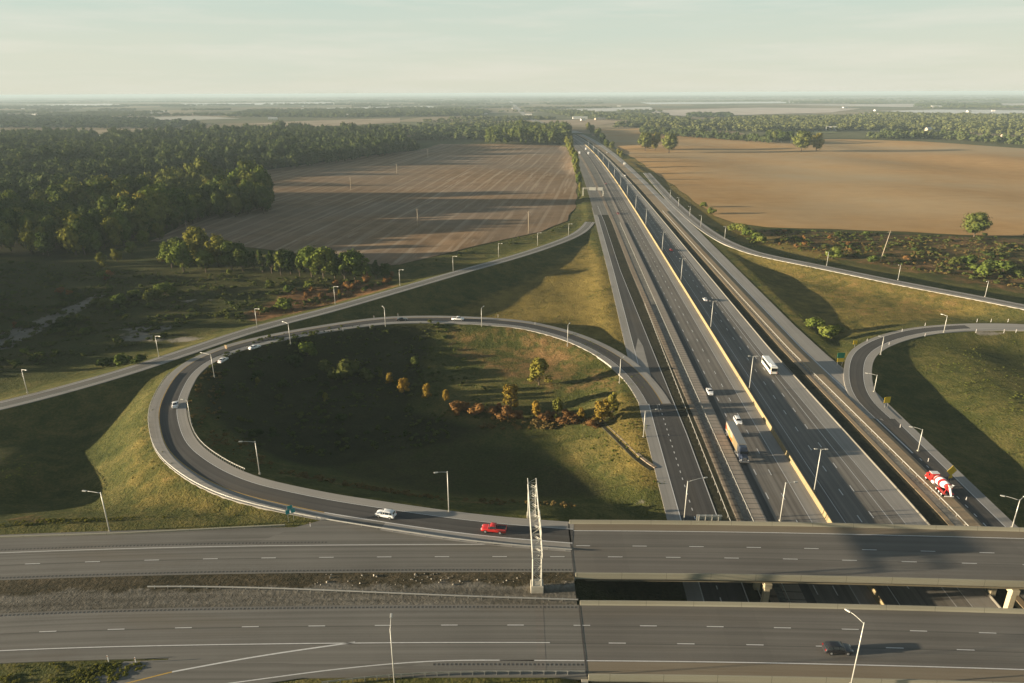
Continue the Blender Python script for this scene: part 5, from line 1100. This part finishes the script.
# row along the far left side of the highway
for k, (px, py, ph) in enumerate([(579, 186, 13), (577, 180, 14), (576, 174, 15), (575, 168, 15), (573, 163, 14), (571, 158, 14), (569, 153, 13), (567, 149, 12), (580, 192, 9), (579, 200, 7), (571, 149, 12), (576, 163, 11)]):
    tree_px('roadside_tree', 'olive' if k % 3 else 'broad', px, py, ph, 'yellow green tree in the row left of the far highway', 'tree', 'tree row left of the far highway', 0.62)
for k, (px, py, ph) in enumerate([(598, 139, 10), (602, 143, 9), (592, 135, 9), (606, 148, 8), (612, 150, 8), (618, 155, 6), (621, 158, 7), (588, 131, 8)]):
    tree_px('roadside_tree', 'oak' if k < 5 else 'olive', px, py, ph, 'bushy tree right of the far highway beside the crop field', 'tree', 'trees right of the far highway', 0.9)
# solitary trees of the crop field
for px, py, ph, lab, ws in [(974, 236.5, 22, 'lone round tree at the near edge of the crop field', 1.32), (645, 151, 17, 'left tree of the trio in the crop field', .95), (655, 150, 16, 'reddish middle tree of the trio in the crop field', 1.0), (669, 153, 18, 'right tree of the trio in the crop field, broadest', 1.05), (801, 152, 19, 'large tree at the back of the crop field', 1.2), (816, 151, 17, 'brownish tree beside the large one at the back of the crop field', .9)]:
    tree_px('field_tree', 'olive' if ('reddish' in lab or 'brownish' in lab) else 'solitary', px, py, ph, lab, 'tree', 'solitary trees of the crop field', ws)
for px, py, ph in [(768, 141, 9), (775, 142, 10), (782, 143, 11), (789, 143, 11), (778, 139, 9), (770, 138, 8)]: tree_px('tree', 'oak', px, py, ph, 'dark tree in the clump left of the large tree at the field back', 'tree', 'dark clump behind the crop field', 1.2)
# right hand scrub
for px, py, ph, ws, key, lab in [(826, 337, 12, 1.3, 'brightshrub', 'bright green bush on the grass between highway and right loop'), (814, 328, 10, 1.2, 'brightshrub', 'left part of the green thicket between highway and right loop'), (836, 334, 9, 1.2, 'brightshrub', 'right small bush of the thicket between highway and right loop')]: tree_px('bush', key, px, py, ph, lab, 'bush', 'green thicket by the right loop', ws)
for k, (px, py, ph, key) in enumerate([(967, 265, 10, 'brightshrub'), (980, 275, 12, 'brightshrub'), (1003, 272, 11, 'brightshrub'), (832, 259, 11, 'brightshrub'), (873, 263, 7, 'brightshrub'), (992, 270, 11, 'shrub'), (955, 265, 8, 'shrub'), (1015, 276, 9, 'shrub')]): tree_px('bush', key, px, py, ph, ('bright green' if key != 'shrub' else 'dark green') + ' bush in the brown scrub right of the highway', 'bush', ('bright' if key != 'shrub' else 'dark') + ' bushes in the brown scrub', 1.25)
for k in range(45):
    t_ = rs.random(); px = rs.uniform(745, 1040); y0 = 232 + (px - 745) * 0.012; y1 = 246 + (px - 745) * 0.16; py = rs.uniform(y0, y1)
    b = on_ground(px, py); plant('bush', rs.choice(['shrub', 'shrub', 'rust', 'rust', 'brightshrub']), b, rs.uniform(1.2, 3.4), 'small bush in the brown scrub right of the highway', 'bush', 'small bushes in the brown scrub', rs.uniform(1, 1.6))
for k, (px, py, ph) in enumerate([(733, 231, 7), (741, 233, 9), (748, 236, 8), (756, 240, 8), (762, 243, 7), (712, 214, 6), (704, 207, 5)]): tree_px('bush', 'brightshrub', px, py, ph, 'green bush on the bank between slip ramp and crop field', 'bush', 'bushes on the slip ramp bank', 1.2)

# ------------------------------------------------------------------ woods
def scatter(px_poly, per, seed, z=-1.5, jit=0.52):
    poly = [tuple(W(a, b, z)[:2]) for a, b in px_poly]; A = np.array(poly); mn, mx = A.min(0), A.max(0); r = np.random.default_rng(seed)
    X, Y = np.meshgrid(np.arange(mn[0], mx[0], per), np.arange(mn[1], mx[1], per)); X = X + (np.arange(X.shape[0])[:, None] % 2) * per / 2
    X = X.ravel() + r.uniform(-jit, jit, X.size) * per; Y = Y.ravel() + r.uniform(-jit, jit, Y.size) * per
    k = inside(X, Y, poly); return X[k], Y[k]
spur = [(274, 214), (250, 217), (200, 224), (150, 238), (105, 252), (60, 257), (20, 252), (-60, 255), (-60, 225), (35, 225), (80, 208), (130, 199), (200, 194), (262, 198)]
mainw = [(417, 152), (330, 165), (256, 172), (175, 179), (110, 190), (70, 203), (30, 222), (-60, 224), (-100, 215), (-100, 160), (0, 152), (95, 150), (110, 142), (200, 136), (300, 133), (400, 138)]
backw = [(0, 151), (-120, 158), (-120, 136), (0, 138), (92, 136), (99, 143), (60, 149)]
grove = [(488, 145.5), (530, 146), (566, 146), (572, 139), (562, 131), (520, 130), (489, 134)]
TREES = []
for poly, per, sd in ((spur, 10.0, 1), (mainw, 12.5, 2), (grove, 13, 4), (backw, 14, 3)):
    X, Y = scatter(poly, per, sd); TREES += [(x, y, sd) for x, y in zip(X, Y)]
rt = np.random.default_rng(9)
TR = np.array(TREES); hz = {1: (16, 28), 2: (14, 28), 3: (15, 22), 4: (20, 27)}
TZ = height(TR[:, 0].copy(), TR[:, 1].copy()); dist = np.hypot(TR[:, 0], TR[:, 1])
def pixof(x, y, z):
    q = np.array([x, y, z - CAMH]); w = q @ cF; return 512 + FPX * (q @ cX) / w, 341.5 - FPX * (q @ cY) / w
vis = np.array([-20 < pixof(x, y, z + 10)[0] < 1044 for (x, y, _), z in zip(TR, TZ)])
order = np.argsort(np.where(vis, dist, 1e9)); single = set(order[:300].tolist())
names = {1: ('wood spur reaching toward the stubble field', 'trees of the wood spur'), 2: ('main wood behind the stubble field', 'trees of the main wood'), 3: ('far wood at the left', 'trees of the far wood'), 4: ('grove at the far end of the stubble field', 'trees of the far grove')}
kinds = {'oak': 'dark green', 'broad': 'mid green', 'olive': 'yellowish green'}
front = set()
rest = []
for i, ((x, y, sd), z) in enumerate(zip(TREES, TZ)):
    h = rt.uniform(*hz[sd]) * (1 + 0.24 * float(wob(x, y, 75, 40 + int(sd)))); wsx = rt.uniform(0.8, 1.3)
    if sd in (1, 2, 3) and i not in front and float(wob(x, y, 95, 50)) < -1.15: continue
    if i in single:
        key = rt.choice(['oak', 'oak', 'oak', 'broad', 'broad', 'olive'] if sd != 4 else ['oak', 'oak', 'broad']); plant('woodland_tree', key, (x, y, z), h, f'{kinds[key]} broadleaf tree in the crowded {names[sd][0]}', 'tree', f'{kinds[key]} {names[sd][1]}', 0.78 * wsx)
    else: rest.append((x, y, z, h, sd, wsx))
def mass(name, items, protos, mat, label):
    """one mesh of many crowns; items: x, y, z, height, width scale"""
    V, F, o = [], [], 0; r = np.random.default_rng(len(items))
    for (x, y, z, h, ws) in items:
        v, f, h0 = protos[r.integers(len(protos))]; s = h / h0; a = r.uniform(0, 6.28); c, s_ = math.cos(a), math.sin(a)
        q = np.empty_like(v); q[:, 0] = (v[:, 0] * c - v[:, 1] * s_) * s * ws + x; q[:, 1] = (v[:, 0] * s_ + v[:, 1] * c) * s * ws + y; q[:, 2] = v[:, 2] * s + z
        V.append(q); F.append(f + o); o += len(v)
    ob = link(name, np_mesh(name, np.vstack(V), np.vstack(F), MAT[mat], 3)); return tag(ob, label, 'woodland', kind='stuff')
mid = [(*crown(200 + k, 12, 15, 1.0, 10, 330, 0.62), 15) for k in range(5)]
farp = [(*crown(300 + k, 14, 13, 0.0, 5, 40, 1.3), 13) for k in range(4)]
for sd, nm in ((1, 'rest of the wood spur at the left edge of the view'), (2, 'rest of the dense main wood stretching away behind the stubble field'), (3, 'far wood at the left, hazy and dense'), (4, 'rest of the grove at the far end of the stubble field')):
    it = [(x, y, z, h, 0.85 * w_) for x, y, z, h, s_, w_ in rest if s_ == sd]
    if it: mass('woodland', it, mid if sd != 3 else mid[:3], 'leaf_wood' if sd != 2 else 'leaf_far', nm)
X, Y = scatter([(-420, 250), (-60, 258), (-45, 300), (-60, 330), (-140, 362), (-420, 380)], 13, 31); k = ~((np.hypot(X[:, None] - OUTL.p[None, :, 0], Y[:, None] - OUTL.p[None, :, 1])).min(1) < 22); X, Y = X[k], Y[k]
mass('woodland', [(x, y, z, rt.uniform(12, 18), 1.0) for x, y, z in zip(X, Y, height(X.copy(), Y.copy()))], mid, 'leaf_dark', 'wood beside the scrub at the left edge of the view')
# distant woods and tree belts, all the way to the horizon
belts = [([(690, 130.5), (760, 132.5), (860, 131), (940, 131), (1024, 137), (1200, 141), (1200, 121), (1024, 117), (900, 116), (820, 119), (760, 119), (700, 123), (650, 123), (640, 128)], 17, 'belt of woodland with houses behind the crop field'),
         ([(868, 139.5), (940, 139.5), (1024, 146), (1200, 152), (1200, 149), (1024, 143), (940, 137), (868, 136.5)], 13, 'hedge along the back of the crop field'),
         ([(420, 141), (490, 141), (490, 128), (420, 128), (330, 131), (400, 135)], 22, 'scrubby woodland between the main wood and the grove'),
         ([(612, 128), (690, 128), (690, 120), (630, 117), (570, 112), (540, 112), (570, 117), (640, 122)], 22, 'far woodland beyond the end of the highway'),
         ([(0, 128), (170, 129), (200, 124), (90, 118), (0, 117), (-200, 118), (-200, 130)], 26, 'hazy woodland at the far left'),
         ([(225, 117), (330, 118), (480, 116), (490, 112), (420, 109), (250, 112)], 30, 'hazy far tree belt above the main wood'),
         ([(686, 117.5), (733, 117.5), (733, 115.5), (690, 115)], 20, 'small far copse on the pale field'), ([(914, 107), (1000, 107.2), (1000, 104.8), (920, 104.5)], 28, 'far copse on the misty field at the right'),
         ([(640, 134.5), (700, 139), (770, 144), (770, 142), (700, 136), (640, 131.5)], 12, 'hedge behind the trio of trees')]
for px, per, lab in belts:
    X, Y = scatter(px, per, len(lab)); it = [(x, y, -1.6, rt.uniform(7, 20), max(1.0, per / 14) * rt.uniform(0.7, 1.7)) for x, y in zip(X, Y)]
    if it: mass('woodland', it, farp if per > 12 else mid[:3], 'leaf_far', lab)
PALE = [[(110, 118.5), (200, 116), (240, 118.5), (150, 121)], [(300, 108.5), (430, 106), (440, 108), (310, 110.5)], [(400, 113), (485, 111.5), (488, 114), (410, 115.5)], [(560, 109), (650, 107), (655, 110), (570, 112)], [(180, 103.5), (330, 102.2), (340, 104), (190, 105.5)], [(640, 102.5), (800, 101.2), (800, 103), (650, 104.2)], [(494, 97), (522, 97), (530, 110), (545, 122), (575, 134), (540, 132), (505, 112)], [(640, 111), (760, 106.5), (870, 107), (840, 113.5), (700, 117), (650, 116)], [(860, 112), (940, 108.5), (1130, 110), (1130, 116), (960, 115.5)], [(770, 105), (1130, 102.5), (1130, 106.8), (890, 107.5)], [(0, 105.5), (110, 103), (140, 105), (60, 107)], [(215, 126), (300, 120), (410, 117), (410, 124), (330, 127)], [(500, 126), (505, 119), (630, 118), (630, 124)]]
it = []; rb = np.random.default_rng(21)
for k in range(340):
    yy = 95.6 + 30 * rb.random() ** 1.6; px = rb.uniform(-150, 1170)
    if yy > 117 and (560 < px or px < 420): continue
    if any(inside(np.array([px]), np.array([yy]), P)[0] for P in PALE): continue
    c = W(px, yy, -1.6); ln = rb.uniform(0.03, 0.16) * c[1] * (1.5 if yy < 103 else 1); dp = rb.uniform(20, 70) * (1 + c[1] / 6000); per = max(22, c[1] / 230)
    n = int(min(120, max(6, ln * dp / per ** 2 * 1.5))); a = rb.uniform(-0.5, 0.5)
    for _ in range(n):
        u, w_ = rb.uniform(-.5, .5) * ln, rb.normal() * dp * 0.5; it.append((c[0] + u * math.cos(a) - w_ * math.sin(a), c[1] + u * math.sin(a) * 0.6 + w_, -1.6, rb.uniform(9, 17), per / 12))
mass('woodland', it, farp, 'leaf_far', 'scattered tree belts fading toward the horizon')
# weeds and tussocks: ground cover
rw_ = np.random.default_rng(77)
tiny = [(*crown(400 + k, 2.4, 1.3, 0.0, 4, 60, 0.20, 'bush'), 1.3) for k in range(5)]
def scrub(zones, mat, label):
    it = []
    for px, n, h0, h1, z in zones:
        poly = [tuple(W(a, b, z)[:2]) for a, b in px]; A = np.array(poly); mn, mx_ = A.min(0), A.max(0); X = rw_.uniform(mn[0], mx_[0], n * 4); Y = rw_.uniform(mn[1], mx_[1], n * 4)
        k = inside(X, Y, poly) & (rw_.random(n * 4) < np.clip(0.5 + 0.7 * wob(X, Y, 26, 5), 0.05, 1)); X, Y = X[k][:n], Y[k][:n]; Z = height(X.copy(), Y.copy())
        it += [(x, y, zz, h0 + (h1 - h0) * rw_.random() ** 2, rw_.uniform(.8, 1.6)) for x, y, zz in zip(X, Y, Z)]
    ob = mass('undergrowth', it, tiny, mat, label); ob['category'] = 'undergrowth'
scrub([([(250, 479), (330, 491), (450, 509), (575, 517), (575, 507), (460, 498), (340, 481), (258, 462)], 420, .35, 1.1, 0), ([(188, 425), (215, 468), (255, 482), (275, 470), (225, 425), (225, 380), (205, 385)], 260, .3, 1.0, -1),
       ([(748, 237), (1040, 244), (1040, 292), (900, 268)], 600, .5, 1.6, -1.5), ([(470, 412), (600, 420), (615, 428), (480, 424)], 160, .4, 1.2, -5), ([(290, 285), (385, 279), (400, 284), (300, 306), (245, 318)], 200, .4, 1.3, -2)], 'leaf_straw', 'straw brown undergrowth along the ramp edges and in the scrub')
scrub([([(0, 262), (240, 275), (390, 282), (240, 320), (0, 375), (-60, 380)], 1500, .6, 2.2, -3), ([(210, 380), (300, 345), (440, 335), (500, 400), (440, 440), (300, 460), (225, 450)], 800, .4, 1.4, -5), ([(760, 230), (1040, 239), (1040, 292), (900, 268), (800, 250)], 900, .6, 2.0, -1.5), ([(395, 268), (560, 226), (572, 224), (540, 238), (400, 272)], 160, .5, 1.6, -1)], 'leaf_dark', 'dark undergrowth in the scrub and in the shaded part of the loop')
scrub([([(205, 385), (165, 395), (128, 440), (125, 515), (280, 523), (200, 490), (160, 450), (152, 415), (170, 390)], 260, .15, .4, 5), ([(0, 664), (150, 664), (110, 683), (0, 690)], 350, .2, .5, DK), ([(0, 520), (260, 516), (0, 534)], 200, .2, .5, 6), ([(700, 225), (760, 250), (830, 262), (840, 254), (760, 236)], 150, .4, 1.1, -1)], 'leaf_olive', 'yellow green tussocks on the grassy banks')
scrub([([(600, 250), (612, 275), (640, 345), (600, 345), (480, 312), (540, 285)], 700, .12, .4, -2), ([(560, 330), (640, 375), (668, 495), (640, 490), (560, 435), (500, 420), (600, 415)], 900, .12, .45, -3), ([(730, 250), (830, 276), (1024, 312), (950, 318), (860, 330), (820, 345), (760, 300)], 1000, .12, .4, -2), ([(890, 360), (940, 340), (1100, 345), (1100, 500), (1010, 500), (930, 430)], 1000, .12, .45, 0), ([(-20, 410), (30, 410), (35, 500), (60, 525), (-20, 530)], 350, .12, .4, 5)], 'leaf_green', 'low tufts in the mown grass between the roads')
# stones on the median
V, F, o = [], [], 0; iv, jf = ICO1
for k in range(60):
    s_ = rw_.uniform(sX(UP, -40), ua - 1); u = rw_.uniform(5.3, 9.0); q = UP.at(s_, u); r_ = 0.08 + 0.22 * rw_.random() ** 2.5; V.append(iv * r_ * rw_.uniform(.6, 1.3, (len(iv), 1)) + [q[0], q[1], q[2] + .05]); F.append(jf + o); o += len(iv)
ob = link('rubble', np_mesh('rubble', np.vstack(V), np.vstack(F), MAT['stone'], 3)); tag(ob, 'pale broken stones scattered along the dark median strip', 'rubble', kind='stuff')

# ------------------------------------------------------------------ distant houses and barns
def house(px, py, w, d, hwall, roof, wm, rm, label, rz=0.0, name='house', cat='house'):
    b = W(px, py, -1.6); r = empty(name, tuple(b), rz, label, cat, 'houses and barns beyond the fields')
    m = MB(); m.box((0, 0, hwall / 2 - 0.2), (w, d, hwall + 0.4)); m.add([(s * w / 2, e * d / 2, hwall) for s in (-1, 1) for e in (-1, 1)] + [(s * w / 2, 0, hwall + roof) for s in (-1, 1)], [(0, 1, 4), (2, 5, 3)]); wl = m.build('wall', MAT[wm], r)
    ov = 0.6; m = MB(); e = roof * (1 + ov / (d / 2))
    for sg in (-1, 1):
        P = [(-w / 2 - ov, sg * (d / 2 + ov), hwall - roof * ov / (d / 2)), (w / 2 + ov, sg * (d / 2 + ov), hwall - roof * ov / (d / 2)), (w / 2 + ov, 0, hwall + roof + .05), (-w / 2 - ov, 0, hwall + roof + .05)]
        m.add(P + [(p[0], p[1], p[2] + .25) for p in P], [(0, 1, 2, 3), (7, 6, 5, 4), (0, 4, 5, 1), (1, 5, 6, 2), (2, 6, 7, 3), (3, 7, 4, 0)])
    m.build('roof', MAT[rm], r); m = MB(); m.box((0, -d / 2 - 0.03, 1.1), (1.6, 0.1, 2.3)); m.build('door', MAT['roof_brown'], r)
    for k in (-0.3, 0.3): m = MB(); m.box((k * w, -d / 2 - 0.03, hwall * .55), (1.8, 0.1, 1.5)); m.build('window', MAT['glass_dark'], r)
    return r
for a in [(776, 129, 26, 14, 5, 4, 'house_white', 'roof_brown', 'white house with a brown roof in front of the far woods', .2), (831, 130.5, 26, 16, 6, 5, 'house_white', 'roof_metal', 'bright white barn right of the brown roofed house', -.2), (865, 128.5, 14, 10, 4, 3, 'house_white', 'roof_grey', 'small white house half hidden by the far woods', .1), (928, 131, 15, 11, 5, 5, 'house_tan', 'roof_metal', 'tall pale barn above the tan strip at the right', .3), (752, 129, 46, 14, 4.5, 3, 'house_white', 'roof_metal', 'long low white shed left of the white house', .1),
          (644, 120.5, 60, 24, 7, 3, 'house_white', 'roof_metal', 'long white warehouse beyond the crop field', .05), (660, 119.5, 34, 20, 7, 4, 'house_tan', 'roof_metal', 'pale warehouse just right of the long white one', .1), (712, 121.5, 30, 16, 5, 4, 'house_tan', 'roof_metal', 'low pale building in the trees left of the long shed', .1), (968, 122, 20, 14, 6, 5, 'house_white', 'roof_grey', 'white house showing through the trees near the right edge', .4), (1003, 122, 24, 14, 6, 5, 'house_tan', 'roof_brown', 'tan house among trees close to the right edge', -.3), (985, 120.5, 18, 12, 6, 5, 'house_white', 'roof_metal', 'small white house between two others near the right edge', 0),
          (101, 138.5, 26, 12, 5, 3, 'house_tan', 'roof_metal', 'pale shed in the gap of the left woods', .1), (273, 119.5, 36, 16, 5, 4, 'house_white', 'roof_metal', 'white farm building on the far pale field at the left', .1), (580, 119, 60, 22, 7, 3, 'house_white', 'roof_metal', 'white warehouse near the far end of the highway', 0), (600, 120, 40, 20, 6, 3, 'house_tan', 'roof_grey', 'tan building beside the white warehouse by the far highway', .1), (936, 108, 60, 30, 9, 6, 'house_white', 'roof_metal', 'tiny white barn on the misty far field', 0), (1004, 138, 14, 10, 5, 4, 'house_tan', 'roof_brown', 'tan cottage at the back hedge of the crop field', .2)]:
    house(*a)
rh = random.Random(8)
for k in range(34):
    px, py = rh.uniform(0, 1024), 102.5 + 20 * rh.random()
    if py > 117 and px < 560: continue
    house(px, py, rh.uniform(14, 34), rh.uniform(10, 18), rh.uniform(4, 7), rh.uniform(2, 5), rh.choice(['house_white', 'house_white', 'house_tan']), rh.choice(['roof_metal', 'roof_grey', 'roof_metal']), 'tiny pale house among the hazy far tree belts', rh.uniform(-.5, .5))
# pale and tan fields far away; low mist is put into the pale colours
def flat(name, px, col, z=-1.2):
    v = [tuple(W(a, b, z)) for a, b in px]; me = bpy.data.meshes.new(name); me.from_pydata([(p[0], p[1], z) for p in v], [], [tuple(range(len(v)))]); me.update()
    if me.polygons[0].normal.z < 0: me.flip_normals()
    t = NT(name + '_soil'); n = t.noise(t.mapping(t.coord(), (1, 0.4, 1)), 0.01, 5); me.materials.append(t.bsdf(t.ramp(n, [(0.3, tuple(x * .8 for x in col)), (0.7, tuple(x * 1.15 for x in col))]), 0.95, 0.05)); return tag(link(name, me), kind='structure')
flat('tan_field', [(230, 125), (300, 121), (400, 118), (400, 122.5), (330, 126), (260, 128)], (.36, .28, .19)); flat('tan_field', [(505, 121), (600, 119), (625, 121.5), (600, 125), (520, 125.5)], (.36, .27, .18)); flat('tan_field', [(880, 134.5), (970, 132), (985, 136.5), (890, 138)], (.45, .34, .20)); flat('green_field', [(760, 132), (830, 130), (840, 133), (770, 135)], (.17, .18, .08))
flat('pale_field', [(650, 110.5), (760, 107.5), (860, 108.5), (830, 112.5), (700, 116), (655, 115)], (.55, .47, .40)); flat('pale_field', [(880, 111), (940, 109.5), (1100, 111), (1100, 115), (960, 114.5)], (.62, .62, .60)); flat('pale_field', [(780, 104.5), (1100, 103), (1100, 106.5), (900, 107)], (.55, .50, .45)); flat('pale_field', [(20, 105), (110, 103.5), (125, 104.8), (60, 106.5)], (.72, .72, .68)); flat('pale_field', [(130, 112.5), (160, 110), (170, 111.5), (150, 114)], (.5, .47, .42))  # low mist painted as whitened ground on these pale fields
flat('pale_field', [(110, 118.5), (200, 116), (240, 118.5), (150, 121)], (0.45, 0.42, 0.36)); flat('pale_field', [(300, 108.5), (430, 106), (440, 108), (310, 110.5)], (0.6, 0.6, 0.56)); flat('pale_field', [(400, 113), (485, 111.5), (488, 114), (410, 115.5)], (0.5, 0.47, 0.42)); flat('pale_field', [(560, 109), (650, 107), (655, 110), (570, 112)], (0.58, 0.56, 0.52)); flat('pale_field', [(180, 103.5), (330, 102.2), (340, 104), (190, 105.5)], (0.68, 0.69, 0.66)); flat('pale_field', [(640, 102.5), (800, 101.2), (800, 103), (650, 104.2)], (0.66, 0.67, 0.65))  # further pale strips whose colour stands in for lying mist
# the highway seen again far off, heading for the horizon
FR = Path([(a, b, -1.1) for a, b in [(578, 133), (560, 128), (537, 121.5), (524, 114), (515, 106), (510, 101)]], step=40, smooth=2); ribbon('far_highway', FR, -15, 15, 0, MAT['shoulder'], step=40)
# ------------------------------------------------------------------ air, sky, sun, render settings
SUN_EL, SUN_AZ = 6.4, 4.5            # sun low on the left, slightly behind the camera
m = MB(); m.box((0, 15800, 46.5), (90000, 36400, 113)); hz_ = m.build('haze', []); tag(hz_, kind='stuff')
t = NT('haze_air'); pv = t.n('ShaderNodeVolumePrincipled'); pv.inputs['Color'].default_value = (0.465, 0.585, 0.65, 1); pv.inputs['Density'].default_value = HAZE_D; pv.inputs['Anisotropy'].default_value = 0.0
t.l(pv.outputs[0], t.out.inputs['Volume']); hz_.data.materials.clear(); hz_.data.materials.append(t.mat)
w = bpy.data.worlds.new('World'); scene.world = w; w.use_nodes = True; nt = w.node_tree
for n in list(nt.nodes): nt.nodes.remove(n)
N = lambda ty, **k: nt.nodes.new(ty)
sky = N('ShaderNodeTexSky'); sky.sky_type = 'NISHITA'; sky.sun_disc = False; sky.sun_elevation = R_(SUN_EL)
sd_ = Vector((-math.cos(R_(SUN_AZ)), -math.sin(R_(SUN_AZ)), math.tan(R_(SUN_EL)))).normalized()
sky.sun_rotation = math.atan2(sd_.x, sd_.y); sky.air_density = 1.0; sky.dust_density = SKY_DUST; sky.ozone_density = 1.0; sky.altitude = 100
# a pale veil of morning mist and thin cloud low over the horizon, blue sky above it
tc = N('ShaderNodeTexCoord'); sx_ = N('ShaderNodeSeparateXYZ'); nt.links.new(tc.outputs['Generated'], sx_.inputs[0])
mp = N('ShaderNodeMapping'); mp.inputs['Scale'].default_value = (1.0, 1.0, 9.0); nt.links.new(tc.outputs['Generated'], mp.inputs[0])
nz = N('ShaderNodeTexNoise'); nz.inputs['Scale'].default_value = 2.6; nz.inputs['Detail'].default_value = 7; nz.inputs['Roughness'].default_value = 0.6; nt.links.new(mp.outputs[0], nz.inputs['Vector'])
ad = N('ShaderNodeMath'); ad.operation = 'MULTIPLY_ADD'; nt.links.new(nz.outputs['Fac'], ad.inputs[0]); ad.inputs[1].default_value = 0.10; nt.links.new(sx_.outputs['Z'], ad.inputs[2])
vc = N('ShaderNodeValToRGB'); e_ = vc.color_ramp.elements; e_[0].position = 0.06; e_[0].color = (*VEIL_LOW, 1); e_[1].position = 0.20; e_[1].color = (*VEIL_UP, 1); nt.links.new(ad.outputs[0], vc.inputs[0])
vf = N('ShaderNodeValToRGB'); e_ = vf.color_ramp.elements; e_[0].position = 0.20; e_[0].color = (0.93,) * 3 + (1,); e_[1].position = 0.48; e_[1].color = (0.0,) * 3 + (1,); nt.links.new(ad.outputs[0], vf.inputs[0])
mp2 = N('ShaderNodeMapping'); mp2.inputs['Scale'].default_value = (1.2, 1.2, 14.0); mp2.inputs['Rotation'].default_value = (0.02, 0.03, 0); nt.links.new(tc.outputs['Generated'], mp2.inputs[0])
nz2 = N('ShaderNodeTexNoise'); nz2.inputs['Scale'].default_value = 3.0; nz2.inputs['Detail'].default_value = 8; nz2.inputs['Roughness'].default_value = 0.62; nt.links.new(mp2.outputs[0], nz2.inputs['Vector'])
rc = N('ShaderNodeValToRGB'); e_ = rc.color_ramp.elements; e_[0].position = 0.46; e_[0].color = (0, 0, 0, 1); e_[1].position = 0.72; e_[1].color = (0.55,) * 3 + (1,); nt.links.new(nz2.outputs['Fac'], rc.inputs[0])
vm = N('ShaderNodeMix'); vm.data_type = 'RGBA'; nt.links.new(rc.outputs[0], vm.inputs[0]); nt.links.new(vc.outputs[0], vm.inputs[6]); vm.inputs[7].default_value = (VEIL_LOW[0] * 1.14, VEIL_LOW[1] * 1.1, VEIL_LOW[2] * 1.16, 1)
hs = N('ShaderNodeHueSaturation'); hs.inputs['Saturation'].default_value = SKY_SAT; nt.links.new(sky.outputs[0], hs.inputs['Color'])
mx_ = N('ShaderNodeMix'); mx_.data_type = 'RGBA'; nt.links.new(vf.outputs[0], mx_.inputs[0]); nt.links.new(hs.outputs[0], mx_.inputs[6]); nt.links.new(vm.outputs[2], mx_.inputs[7])
bg = N('ShaderNodeBackground'); bg.inputs['Strength'].default_value = SKY_STR; nt.links.new(mx_.outputs[2], bg.inputs['Color'])
ow = N('ShaderNodeOutputWorld'); nt.links.new(bg.outputs[0], ow.inputs['Surface'])
sl = bpy.data.lights.new('sun', 'SUN'); sl.energy = SUN_STR; sl.angle = R_(0.53); sl.color = SUN_COL; so = bpy.data.objects.new('sun', sl); COL.objects.link(so)
so.rotation_euler = sd_.to_track_quat('Z', 'Y').to_euler(); so.location = (-300, 0, 200)
vs_ = scene.view_settings; vs_.view_transform = 'Standard'; vs_.look = 'None'; vs_.exposure = EXPO; vs_.gamma = 1.0; vs_.use_curve_mapping = False
cy = scene.cycles; cy.max_bounces = 6; cy.diffuse_bounces = 3; cy.glossy_bounces = 2; cy.transmission_bounces = 3; cy.transparent_max_bounces = 4; cy.volume_bounces = 0; cy.use_denoising = True; cy.caustics_reflective = False; cy.caustics_refractive = False
cy.sample_clamp_indirect = 8.0
try: cy.denoiser = 'OPENIMAGEDENOISE'; cy.denoising_input_passes = 'RGB_ALBEDO_NORMAL'
except Exception: pass
scene.render.film_transparent = False
